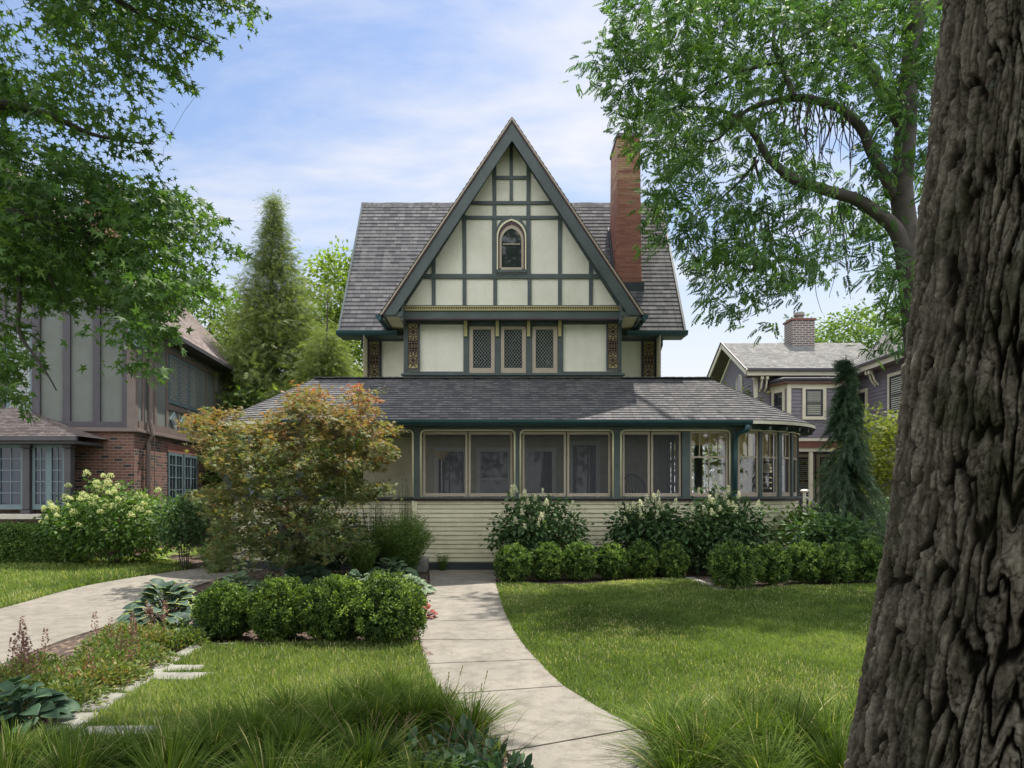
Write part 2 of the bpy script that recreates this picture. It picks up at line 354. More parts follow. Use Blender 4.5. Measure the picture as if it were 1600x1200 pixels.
mb.box(-XE, XE, YC-RE+.02, YC-RW+.1, zs-.02, zs)
for side in (1, -1):
    for k in range(SEG):
        a0 = -PI/2+PI*k/SEG; a1 = -PI/2+PI*(k+1)/SEG
        q = [(side*(XE+r*math.cos(a)), YC+r*math.sin(a), zs-.01) for r, a in ((RE-.01, a0), (RE-.01, a1), (RW-.05, a1), (RW-.05, a0))]
        mb.add(q, [(0,1,2,3)])
mb.build('soffit', M['green'], pr)
for k in range(10):                                         # rafter tails under the curved eave
    a = -PI/2+PI*(k+.5)/16
    for side in (1, -1): MB().beam((side*(XE+(RW+.02)*math.cos(a)), YC+(RW+.02)*math.sin(a), zs-.05), (side*(XE+(RE-.05)*math.cos(a)), YC+(RE-.05)*math.sin(a), zs-.05), .05, .07, (0, 0, 1)).build('rafter_tail', M['green'], pr)
# --- porch wall: plan path (front straight + right arc), function of arc length
YW = YC-RW
def PW(s, off=0.0):
    "s = x on the straight, beyond XE an arc length round the end; off outwards"
    if abs(s) <= XE: return (s, YW-off)
    a = -PI/2+(abs(s)-XE)/RW; sg = 1 if s > 0 else -1
    return (sg*(XE+(RW+off)*math.cos(a)), YC+(RW+off)*math.sin(a))
def strip(mb, s0, s1, z0, z1, o0, o1):
    "solid band following the wall between offsets o0<o1"
    n = max(1, int(abs(s1-s0)/.14)) if max(abs(s0), abs(s1)) > XE else 1
    for i in range(n):
        a, b = s0+(s1-s0)*i/n, s0+(s1-s0)*(i+1)/n
        q = [PW(a, o0), PW(b, o0), PW(b, o1), PW(a, o1)]
        mb.add([(x, y, z) for z in (z0, z1) for x, y in q], [(0,1,2,3), (7,6,5,4), (0,4,5,1), (1,5,6,2), (2,6,7,3), (3,7,4,0)])
SEND = XE+RW*PI*.98
mb = MB(); X0 = -2.02
def siding(mb, s0, s1, z0, z1, off, step=.0925):
    n = max(1, int((s1-s0)/.14)) if max(abs(s0), abs(s1)) > XE+.01 else 1
    for i in range(n):
        a, b = s0+(s1-s0)*i/n, s0+(s1-s0)*(i+1)/n
        A, B = PW(a, off), PW(b, off)
        mb.boards((*A, z0), (*B, z0), (*B, z1), (*A, z1), step)
siding(mb, X0, XE, .17, 1.46, -.02); siding(mb, XE, SEND, .17, 1.46, -.02)
siding(mb, -XE, X0-.02, .17, 1.46, -.14); siding(mb, -SEND, -XE, .17, 1.46, -.14)
pw = mb.build('porch_siding', M['siding'], H)
mb = MB(); strip(mb, X0-.02, SEND, 0, .17, -.1, .012); strip(mb, -SEND, X0-.02, 0, .17, -.2, -.11)
mb.build('foundation_board', mat('dark_base', (.035, .042, .045), .6, .15, 4), H)
mb = MB(); mb.box(X0-.06, X0+.04, YW-.03, YW+.15, .17, 1.46); mb.build('corner_board', M['cream'], H, bevel=.004)
mb = MB(); strip(mb, X0-.03, SEND, 1.495, 1.535, -.12, .075); strip(mb, -SEND, X0-.03, 1.495, 1.535, -.24, -.04)
mb.build('sill', M['green'], H, bevel=.004)
mb = MB(); strip(mb, X0-.03, SEND, 1.455, 1.493, -.1, .04); strip(mb, -SEND, X0-.03, 1.455, 1.493, -.22, -.08)
mb.build('sill_moulding', M['maroon'], H)
mb = MB(); strip(mb, -SEND, SEND, 2.935, 3.0, -.12, .02); mb.build('frieze_board', M['green'], H)
def sx(px, Y=YW): return (px-HX)*Y/FOC
def arcs(px):
    "arc length where the view ray of column px meets the curved wall"
    t = (px-HX)/FOC; best = None
    for i in range(4000):
        s = XE+RW*PI*.75*i/4000; x, y = PW(s)
        d = abs(x/y-t)
        if best is None or d < best[0]: best = (d, s)
        if x/y > t: break
    return best[1]
# piers
piers = [(sx(643.5), sx(657.5)), (sx(804), sx(813)), (sx(957.5), sx(969.5)), (sx(1140), sx(1153))]
for a, b in piers: 
    m_ = MB(); strip(m_, a, b, 1.535, 2.935, -.14, .012); m_.build('column', M['green'], H, bevel=.005)
for px0, px1 in ((-sx(1140)*FOC/YW+HX-13, 460),): pass
for s in (-4.5, -5.6, -7.0, -8.5, -9.9):
    m_ = MB(); strip(m_, s, s+.16, 1.535, 2.935, -.14, .012); m_.build('column', M['green'], H, bevel=.005)
m_ = MB(); strip(m_, sx(1066), sx(1078.5), 1.535, 2.9, -.13, .0); m_.build('column', M['green'], H, bevel=.005)
# rounded cream trims around each bay opening
def trim(mb, x0, x1, z0, z1, y, r=.09, rad=.019):
    p = [(x0, y, z0)]; 
    for k in range(7): a = PI-PI/2*k/6; p.append((x0+r+r*math.cos(a), y, z1-r+r*math.sin(a)))
    for k in range(7): a = PI/2-PI/2*k/6; p.append((x1-r+r*math.cos(a), y, z1-r+r*math.sin(a)))
    p.append((x1, y, z0)); mb.tube(p, rad, 8)
def screen_bay(pa, pb, mulls, fr=True):
    xa, xb = sx(pa), sx(pb); mb = MB(); trim(mb, xa, xb, 1.535, 2.925, YW-.012); f = mb.build('opening_trim', M['cream'], H, smooth=True)
    for x, sg in ((xa, 1), (xb, -1)):
        g = MB()     # green filler behind rounded corners
        g.prism([(x, YW, 2.935), (x+sg*.09, YW, 2.935), (x+sg*.03, YW, 2.905), (x, YW, 2.845)][::sg], (0, .05, 0))
        g.build('corner_filler', M['green'], H)
    return xa, xb
def screens(xa, xb, mulls, y=None):
    y = YW+.05 if y is None else y; t = .045
    xs = [xa]+mulls+[xb]
    for a, b in zip(xs, xs[1:]):
        fr = MB(); z0, z1 = 1.545, 2.90
        fr.box(a+.012, a+.012+t, y, y+.03, z0, z1); fr.box(b-.012-t, b-.012, y, y+.03, z0, z1)
        fr.box(a+.012+t, b-.012-t, y, y+.03, z0, z0+.07); fr.box(a+.012+t, b-.012-t, y, y+.03, z1-.06, z1)
        f = fr.build('screen_panel', M['taupe'], H, bevel=.003)
        s_ = MB(); s_.add([(a+.05, y+.015, z0+.05), (b-.05, y+.015, z0+.05), (b-.05, y+.015, z1-.05), (a+.05, y+.015, z1-.05)], [(0,1,2,3)])
        s_.build('screen_mesh', M['screen'], f)
screen_bay(540, 645, []); 
a, b = screen_bay(657.5, 804, []); screens(a+.03, b-.03, [sx(731)])
a, b = screen_bay(813, 957.5, []); screens(a+.03, b-.03, [sx(885.5)])
a, b = screen_bay(970, 1140, []); screens(a+.03, sx(1066), [sx(1017)])
# sash window in the straight wall + curved glazing
def sash(s0, s1, nu, nl, name='porch_window'):
    n = MB(); z0, z1, zm = 1.545, 2.905, 2.37; t = .04; o0, o1 = -.09, -.03
    strip(n, s0, s0+t, z0, z1, o0, o1); strip(n, s1-t, s1, z0, z1, o0, o1)
    strip(n, s0+t, s1-t, z0, z0+.085, o0, o1); strip(n, s0+t, s1-t, z1-.045, z1, o0, o1); strip(n, s0+t, s1-t, zm-.018, zm+.018, o0, o1)
    for k in range(1, nu): s = s0+(s1-s0)*k/nu; strip(n, s-.009, s+.009, zm+.018, z1-.045, o0+.01, o1-.005)
    for k in range(1, nl): s = s0+(s1-s0)*k/nl; strip(n, s-.009, s+.009, z0+.085, zm-.018, o0+.01, o1-.005)
    f = n.build(name, M['taupe'], H)
    g = MB(); k = 4
    for i in range(k):
        a, b = s0+.03+(s1-s0-.06)*i/k, s0+.03+(s1-s0-.06)*(i+1)/k; A, B = PW(a, -.055), PW(b, -.055)
        g.add([(*A, z0+.06), (*B, z0+.06), (*B, z1-.03), (*A, z1-.03)], [(0,1,2,3)])
    g.build('pane', M['clear'], f)
    r = MB(); strip(r, s0+.05, s1-.05, zm+.02, z1-.04, -.16, -.15)
    return f
f = sash(sx(1079), sx(1138), 4, 2)
r = MB(); r.box(sx(1081), sx(1136), YW+.13, YW+.14, 2.62, 2.86); r.build('reed_shade', M['reed'], f)
cs = [(1153.5, 1186), (1191, 1216.5), (1221.5, 1236.5), (1239.5, 1244.5)]
edges = []
for i, (p0, p1) in enumerate(cs):
    s0, s1 = arcs(p0), arcs(p1)
    if i == 3: s0 = edges[-1][1]+.1; s1 = s0+.55
    edges.append((s0, s1))
    f = sash(s0, s1, 2, 1)
    r = MB(); strip(r, s0+.05, s1-.05, 2.40, 2.86, -.15, -.14); r.build('reed_shade', M['reed'], f)
s = edges[-1][1]
while s < SEND-.7:
    edges.append((s+.1, s+.72)); f = sash(s+.1, s+.72, 2, 1); s += .72
for (a0, a1), (b0, b1) in zip(edges, edges[1:]+[(SEND, SEND)]):
    m_ = MB(); strip(m_, a1+.002, b0-.002, 1.535, 2.935, -.12, .01); m_.build('column', M['green'], H)
mb = MB(); 
n = 60
path = [(*PW(sx(1153)+(SEND-sx(1153))*k/n, .025), 2.925) for k in range(n+1)]
mb.tube(path, .019, 6); mb.build('curved_trim', M['cream'], H, smooth=True)
# downspout
mb = MB(); x = sx(1147)
mb.tube([(sx(1158), YC-RE-.07, ZE-.1), (sx(1157), YC-RE-.06, ZE-.2), (sx(1150), YW-.16, 2.86), (x, YW-.07, 2.72), (x, YW-.06, 2.4), (x, YW-.06, 1.56)], [.055, .055, .05, .045, .042, .042], 8)
mb.tube([(x, YW-.065, 1.6), (x, YW-.1, 1.44), (x, YW-.06, 1.3), (x, YW-.06, .1)], .042, 8)
mb.build('downspout', M['teal'], H, smooth=True)
# porch floor, ceiling, back wall
mb = MB(); mb.box(-XE, XE, YW+.14, 16.8, .9, .95)
for sg in (1, -1): mb.prism([(sg*XE, YW+.14, .9)]+[(sg*(XE+(RW-.14)*math.cos(-PI/2+PI*k/20)), YC+(RW-.14)*math.sin(-PI/2+PI*k/20), .9) for k in range(21)][::1], (0, 0, .05))
mb.build('porch_floor', M['floor'], H)
mb = MB(); mb.box(-XE, XE, YW+.13, 16.8, 2.955, 2.99)
for sg in (1, -1): mb.prism([(sg*XE, YW+.14, 2.955)]+[(sg*(XE+(RW-.14)*math.cos(-PI/2+PI*k/20)), YC+(RW-.14)*math.sin(-PI/2+PI*k/20), 2.955) for k in range(21)], (0, 0, .03))
mb.build('porch_ceiling', M['interior'], H)
mb = MB(); YB1 = 16.8
mb.courses((-3.55, YB1, .95), (3.55, YB1, .95), (3.55, YB1, 2.95), (-3.55, YB1, 2.95), .1, .014)
mb.courses((-3.55, 21.5, 0), (-3.55, YB1+.02, 0), (-3.55, YB1+.02, 5.4), (-3.55, 21.5, 5.4), .1, .014)
mb.courses((3.55, YB1+.02, 0), (3.55, 21.5, 0), (3.55, 21.5, 5.4), (3.55, YB1+.02, 5.4), .1, .014)
mb.box(-3.5, 3.5, YB1+.03, 21.4, 0, 4.3)
mb.build('ground_floor_wall', M['siding'], H)
def inner_window(x0, x1, z0, z1, name, cols=1, rows=1):
    n = MB(); t = .1; y = YB1-.05
    n.box(x0-t, x0, y, y+.05, z0-t, z1+t); n.box(x1, x1+t, y, y+.05, z0-t, z1+t); n.box(x0, x1, y, y+.05, z1, z1+t); n.box(x0, x1, y, y+.05, z0-t, z0)
    for k in range(1, cols): x = x0+(x1-x0)*k/cols; n.box(x-.02, x+.02, y+.01, y+.045, z0, z1)
    for k in range(1, rows): z = z0+(z1-z0)*k/rows; n.box(x0, x1, y+.012, y+.043, z-.02, z+.02)
    f = n.build(name, M['white'], H); g = MB(); g.box(x0, x1, y+.03, y+.04, z0, z1); g.build('pane', M['glass'], f)
inner_window(-1.75, -1.15, 1.3, 2.6, 'inner_window'); inner_window(-.75, -.1, 1.3, 2.6, 'inner_window', 1, 2)
inner_window(.35, .95, 1.3, 2.6, 'inner_window'); inner_window(1.45, 2.0, 1.0, 2.75, 'front_door')
# partition to the sun room with a glazed door
mb = MB(); mb.box(3.5, 3.6, YW+.1, 15.1, .95, 2.95); mb.box(3.5, 3.6, 16.0, YB1, .95, 2.95); mb.build('partition', M['interior'], H)
mb = MB()
for y0, y1, z0, z1 in ((15.1, 15.2, .95, 2.95), (15.9, 16, .95, 2.95), (15.2, 15.9, 2.75, 2.95), (15.2, 15.9, .95, 1.3), (15.52, 15.57, 1.3, 2.75), (15.2, 15.9, 1.8, 1.84), (15.2, 15.9, 2.3, 2.34)): mb.box(3.52, 3.58, y0, y1, z0, z1)
mb.build('sunroom_door', mat('dark_door', (.07, .075, .08), .5), H)

# --- upper floor: main block
XM, YE, YM, ZME, YR, ZR = 4.20, 16.95, 17.4, 5.52, 19.66, 9.69
mb = MB(); mb.courses((-XM, YE, ZME), (XM, YE, ZME), (XM, YR, ZR), (-XM, YR, ZR), .145, .014)
yb = 2*YR-YE
mb.courses((XM, yb, ZME), (-XM, yb, ZME), (-XM, YR, ZR), (XM, YR, ZR), .145, .014)
mr = mb.build('main_roof', M['shingle'], H)
mb = MB(); x = -XM
while x < XM-.05: mb.prism([(x, YR-.12, ZR-.155), (x, YR, ZR+.03+.006*math.sin(x*7)), (x, YR+.12, ZR-.155), (x, YR, ZR-.01)], (.17, 0, 0)); x += .165
mb.build('ridge_cap', M['shingle'], mr, autouv=True)
mb = MB()
for xa, xb in ((-XM-.02, -2.75), (2.75, XM+.02)): mb.prism([(xa, YE-.0, ZME-.02), (xa, YE-.12, ZME-.01), (xa, YE-.10, ZME-.07), (xa, YE-.05, ZME-.12), (xa, YE, ZME-.12)], (xb-xa, 0, 0))
mb.build('gutter', M['teal'], mr, bevel=.006)
for sg in (1, -1):          # rake boards of the side gables + soffits
    mb = MB()
    for ya, yb_ in ((YE, YR), (2*YR-YE, YR)): mb.beam((sg*(XM-.03), ya, ZME-.09), (sg*(XM-.03), yb_, ZR-.12), .17, .05, (sg, 0, 0))
    mb.box(sg*2.5, sg*(XM-.02), YE+.01, YM, ZME-.13, ZME-.11)
    mb.build('eave_boards', M['green'], mr)
# side-gable walls
for sg in (1, -1):
    mb = MB(); xw = sg*3.59
    mb.prism([(xw, YM, 4.2), (xw, 2*YR-YM, 4.2), (xw, 2*YR-YM, 5.3), (xw, YR, ZR-.5), (xw, YM, 5.6)], (-sg*.15, 0, 0)); mb.build('side_wall', M['stucco'], H)
mb = MB(); mb.box(-3.58, 3.58, YM, YM+.12, 4.2, 5.45); mb.build('upper_wall', M['stucco'], H)
mb = MB()
mb.box(-4.0, 4.0, 16.55, YM+.1, 4.15, ZA-.03); mb.build('roof_deck', M['shingle'], H, autouv=True)
# fretwork panels (gold backing, maroon pierced frame)
def fret(x0, x1, z0, z1, y, nm='ornament_panel'):
    b_ = MB(); b_.box(x0, x1, y, y+.02, z0, z1); o = b_.build(nm, M['gold'], H)
    f = MB(); W = x1-x0; Hh = z1-z0; cx = (x0+x1)/2; th = .017
    def bar(a, b): f.beam((cx+a[0]*W, y-.006, z0+a[1]*Hh), (cx+b[0]*W, y-.006, z0+b[1]*Hh), th, .022)
    def ring(u, v, r, a0=0, a1=2*PI, n=14):
        pts = [(cx+u*W+r*W*math.cos(a0+(a1-a0)*k/n), z0+v*Hh+r*W*math.sin(a0+(a1-a0)*k/n)) for k in range(n+1)]
        for (xa, za), (xb, zb) in zip(pts, pts[1:]): f.beam((xa, y-.007, za), (xb, y-.007, zb), th, .02)
    for a, b in (((-.46, 0), (-.46, 1)), ((.46, 0), (.46, 1)), ((-.5, .01), (.5, .01)), ((-.5, .99), (.5, .99))): bar(a, b)
    for m_ in (0, 1):
        q = (lambda v: v) if m_ == 0 else (lambda v: 1-v)
        s_ = 1 if m_ == 0 else -1
        ring(0, q(.04), .22, 0 if s_ > 0 else PI, PI if s_ > 0 else 2*PI, 8)
        ring(0, q(.19), .21, n=4); ring(0, q(.19), .36, n=8); bar((0, q(.19-.05)), (0, q(.19+.05))); bar((-.2, q(.19)), (.2, q(.19)))
        bar((-.46, q(.10)), (-.2, q(.14))); bar((.46, q(.10)), (.2, q(.14))); bar((-.3, q(.25)), (-.46, q(.28))); bar((.3, q(.25)), (.46, q(.28)))
        bar((-.1, q(.27)), (-.1, q(.42))); bar((.1, q(.27)), (.1, q(.42))); ring(-.3, q(.34), .14, n=8); ring(.3, q(.34), .14, n=8)
        bar((-.46, q(.40)), (.46, q(.40)))
    for v in (.45, .5, .55): bar((-.46, v), (.46, v))
    for u in (-.26, 0, .26): bar((u, .38), (u, .62))
    for u in (-.26, 0, .26):
        for v in (.45, .55): ring(u, v, .09, n=6)
    f.build('fretwork', M['maroon'], o)
    fr = MB(); t = .03
    fr.box(x0-t, x0, y-.02, y+.03, z0-t, z1+t); fr.box(x1, x1+t, y-.02, y+.03, z0-t, z1+t); fr.box(x0, x1, y-.02, y+.03, z1, z1+t); fr.box(x0, x1, y-.02, y+.03, z0-t, z0)
    fr.build('panel_frame', M['green'], o)
def zx(zxp, Y): return (500+zxp/2.6667-HX)*Y/FOC
def zz(zyp, Y): return EYE+(HY-(160+zyp/2.6667))*Y/FOC
for a, b in ((205, 250), (1345, 1392)): fret(zx(a, YM), zx(b, YM), 4.42, 5.36, YM-.05)
mb = MB()
for a, b in ((190, 203), (1393, 1407), (252, 258), (1338, 1343)): mb.box(zx(a, YM), zx(b, YM), YM-.07, YM-.001, 4.3, 5.4)
mb.box(-3.6, -2.5, YM-.04, YM-.002, 5.36, 5.42); mb.box(2.5, 3.6, YM-.04, YM-.002, 5.36, 5.42)
mb.build('corner_post', M['green'], H)
for sg in (1, -1):
    mb = MB(); x = sg*3.62
    mb.prism([(x, YM-.05, 5.4), (x+sg*.10, YM-.05, 5.4), (x+sg*.10, YM-.05, 5.25), (x+sg*.05, YM-.05, 5.1), (x+sg*.045, YM-.05, 4.4), (x, YM-.05, 4.4)][::sg], (0, .1, 0)); mb.build('eave_bracket', M['teal'], H)
# --- projecting bay with three leaded windows
YB = 16.6; zb0 = zz(1132, YB); zb1 = zz(905, YB)
mb = MB(); mb.box(zx(350, YB), zx(1255, YB), YB, YM+.05, 4.2, zb1+.15); mb.build('bay_wall', M['stucco'], H)
mb = MB(); y = YB
for a, b in ((349, 363), (1243, 1256), (598, 621), (729, 753), (858, 883), (990, 1013)): mb.box(zx(a, y), zx(b, y), y-.035, y-.001, zb0, zb1+.1)
for a, b in ((363, 599), (1013, 1244)): mb.box(zx(a, y), zx(b, y), y-.03, y-.002, zz(1132, y), zz(1122, y))
for a, b in ((415, 599), (1013, 1192)): mb.box(zx(a, y), zx(b, y), y-.03, y-.002, zz(926, y), zb1+.1)
for a, b in ((621, 729), (753, 858), (883, 990)): mb.box(zx(a, y), zx(b, y), y-.02, y-.002, zz(934, y), zb1+.1)
mb.build('bay_framing', M['green'], H, bevel=.004)
mb = MB(); mb.box(zx(340, y), zx(1268, y), y-.12, y, zz(1141, y), zz(1132, y)); mb.box(zx(346, y), zx(1262, y), y-.07, y-.001, zz(1150, y), zz(1142, y)); mb.build('bay_sill', M['green'], H, bevel=.008)
for a, b in ((367, 412), (1197, 1241)): fret(zx(a, y), zx(b, y), zz(1112, y), zz(922, y), y-.045)
for (o0, o1, g0, g1) in ((623, 728, 638, 713), (754, 858, 768, 842), (885, 989, 899, 972)):
    X0_, X1_, a, b = zx(o0, y), zx(o1, y), zx(g0, y), zx(g1, y); z0, z1, c, d = zz(1129, y), zz(935, y), zz(1108, y), zz(948, y)
    n = MB(); n.box(X0_, a, y-.045, y-.003, z0, z1); n.box(b, X1_, y-.045, y-.003, z0, z1); n.box(a, b, y-.045, y-.003, z0, c); n.box(a, b, y-.045, y-.003, d, z1)
    f = n.build('leaded_window', M['taupe'], H, bevel=.004)
    g = MB(); g.box(a, b, y-.012, y-.004, c, d); g.build('pane', M['glass'], f)
    l = MB(); nx_, nz_ = 6, 10; dxx = (b-a)/nx_; dzz = (d-c)/nz_
    def clipbar(p, q):
        p = list(p); q = list(q)
        for (u, v) in ((p, q), (q, p)):
            for lim, lo in ((a, True), (b, False)):
                if (u[0] < lim) if lo else (u[0] > lim):
                    k = (lim-u[0])/(v[0]-u[0]); u[0], u[1] = lim, u[1]+k*(v[1]-u[1])
            for lim, lo in ((c, True), (d, False)):
                if (u[1] < lim) if lo else (u[1] > lim):
                    k = (lim-u[1])/(v[1]-u[1]); u[0], u[1] = u[0]+k*(v[0]-u[0]), lim
        if abs(p[0]-q[0]) > .01: l.beam((p[0], y-.016, p[1]), (q[0], y-.016, q[1]), .0045, .005)
    slope = dzz/dxx; Wd = b-a
    k = -nx_
    while k < nz_+1:
        z_ = c+k*dzz
        if z_+slope*Wd > c+.005 and z_ < d-.005: clipbar((a, z_), (b, z_+slope*Wd))
        if z_+slope*Wd > c+.005 and z_ < d-.005: clipbar((b, z_), (a, z_+slope*Wd))
        k += 1
    l.build('lead_lattice', M['came'], f)
for c_ in (608, 739, 869, 998):
    X = zx(c_, y); w_ = .075; n = MB()
    n.prism([(X-w_/2, y-.04, zz(978, y)), (X-w_/2, y-.04, zz(910, y)), (X-w_/2, y-.16, zz(910, y)), (X-w_/2, y-.16, zz(922, y)), (X-w_/2, y-.12, zz(925, y)), (X-w_/2, y-.08, zz(970, y)), (X-w_/2, y-.09, zz(978, y))], (w_, 0, 0))
    n.build('corbel', M['gold'], H, bevel=.004)
# --- front gable
YG, YV = 16.35, 16.0
ax, az = 0.0, 10.14; bx, bz = 2.98, 5.68
mb = MB(); mb.prism([(zx(352, YG), YG, zz(850, YG)), (zx(1255, YG), YG, zz(850, YG)), (zx(797, YG), YG, zz(120, YG))][::1], (0, .12, 0)); gw = mb.build('gable_wall', M['stucco'], H)
tm = MB(); pr1, pr2 = .034, .026
def rakex(zy, side):     # inner limit of timbers in the gable (zoom coords)
    t = (zy-150)/(850-150); return 797-side*(797-345)*t if side > 0 else 797+(1258-797)*t
for zy, wd, x0_, x1_ in ((315, 14, None, None), (420, 14, None, None), (481, 14, None, None), (726, 20, None, None)):
    l_, r_ = rakex(zy+4, 1), rakex(zy+4, -1)
    if zy == 315: l_, r_ = 722, 874
    tm.box(zx(l_, YG), zx(r_, YG), YG-pr1, YG-.001, zz(zy+wd/2, YG), zz(zy-wd/2, YG))
def vt(x, y0, y1, wd=15): tm.box(zx(x-wd/2, YG), zx(x+wd/2, YG), YG-pr2, YG-.002, zz(y1, YG), zz(y0, YG))
vt(797, 170, 415, 14)
for x in (727, 868): vt(x, 262, 480, 16); vt(x, 480, 726, 20)
for x in (730, 873): vt(x, 730, 850, 16)
for x in (602, 999): vt(x, 470, 850, 16)
for x in (474, 1128): vt(x, 655, 850, 16)
# inner rake timbers against the gable wall
for sg in (-1, 1):
    tm.beam((zx(797, YG), YG-.02, zz(128, YG)), (zx(797+sg*(478), YG), YG-.02, zz(870, YG)), .22, .036)
tm.box(zx(352, YG), zx(1255, YG), YG-.03, YG-.003, zz(852, YG), zz(846, YG))
tm.build('gable_timbers', M['green'], H, bevel=.004)
# arched window
cxw = zx(798, YG); zs_, zb_, zt_ = zz(575, YG), zz(705, YG), zz(490, YG)
def arch(hw, top, spring, bot, n=8):
    "pointed arch outline from lower left over the top to lower right"
    h = top-spring; Rr = (hw*hw+h*h)/(2*hw); pts = [(-hw, bot), (-hw, spring)]
    for k in range(1, n+1):
        z = h*k/n; x = -(math.sqrt(max(0, Rr*Rr-z*z))-(Rr-hw)); pts.append((x, spring+z))
    pts[-1] = (0, top)
    return pts+[(-x, z) for x, z in pts[::-1][1:]]
def archband(mb, o, i, y0, y1):
    n = len(o)
    for k in range(n-1):
        q = [o[k], o[k+1], i[k+1], i[k]]
        mb.add([(cxw+x, y, z) for y in (y0, y1) for x, z in q], [(0,1,2,3), (7,6,5,4), (0,4,5,1), (1,5,6,2), (2,6,7,3), (3,7,4,0)])
wd_ = (zx(859, YG)-zx(737, YG))/2
o1 = arch(wd_+.0, zz(484, YG), zz(560, YG), zz(700, YG)); o2 = arch(wd_-.02, zz(492, YG), zz(565, YG), zz(700, YG)); o3 = arch(wd_-.06, zz(510, YG), zz(573, YG), zz(698, YG)); o4 = arch(wd_-.11, zz(527, YG), zz(580, YG), zz(689, YG))
mb = MB(); archband(mb, o2, o3, YG-.05, YG-.004); aw = mb.build('arched_window', M['maroon'], H)
mb = MB(); archband(mb, arch(wd_-.0, zz(489, YG), zz(562, YG), zz(700, YG)), arch(wd_-.028, zz(496, YG), zz(567, YG), zz(700, YG)), YG-.065, YG-.045); mb.build('arch_moulding', M['cream'], aw)
mb = MB(); archband(mb, arch(wd_+.01, zz(474, YG), zz(545, YG), zz(620, YG)), arch(wd_-.01, zz(489, YG), zz(562, YG), zz(620, YG)), YG-.055, YG-.004); mb.build('arch_hood', M['green'], aw)
mb = MB(); archband(mb, o3, o4, YG-.035, YG-.003); mb.box(cxw-wd_+.1, cxw+wd_-.1, YG-.034, YG-.005, zz(700, YG), zz(689, YG)); mb.box(cxw-wd_+.14, cxw+wd_-.14, YG-.03, YG-.006, zz(594, YG), zz(590, YG)); mb.build('window_frame', M['taupe'], aw)
mb = MB(); mb.prism([(cxw+x, YG-.012, z) for x, z in o4], (0, .006, 0)); mb.build('pane', M['glass'], aw)
mb = MB(); mb.box(cxw-wd_, cxw+wd_, YG-.08, YG-.036, zz(713, YG), zz(702, YG)); mb.build('window_sill', M['green'], aw)
# dentil course and fascia below the gable
yd = YG-.03; xl, xr = zx(347, YG), zx(1256, YG)
mb = MB(); mb.box(xl, xr, YG-.06, YG+.3, zz(905, YG), zz(871, YG)); mb.build('gable_fascia', M['green'], H, bevel=.005)
mb = MB(); mb.box(xl, xr, YG-.075, YG-.05, zz(856, YG), zz(852, YG)); mb.box(xl, xr, YG-.09, YG-.061, zz(871, YG), zz(866, YG)); mb.build('gold_moulding', M['gold'], H)
mb = MB(); mb.box(xl, xr, YG-.045, YG-.0, zz(866, YG), zz(856, YG)); mb.box(xl, xr, YG-.075, YG-.061, zz(908, YG), zz(904, YG)); mb.box(zx(350, YB), zx(1255, YB), YB-.06, YB-.04, zz(917, YB), zz(911, YB)); mb.build('dentil_backing', M['maroon'], H)
mb = MB(); x = xl
while x < xr: mb.box(x, x+.026, YG-.07, YG-.046, zz(864.5, YG), zz(857.5, YG)); x += .052
mb.build('dentils', M['gold'], H)
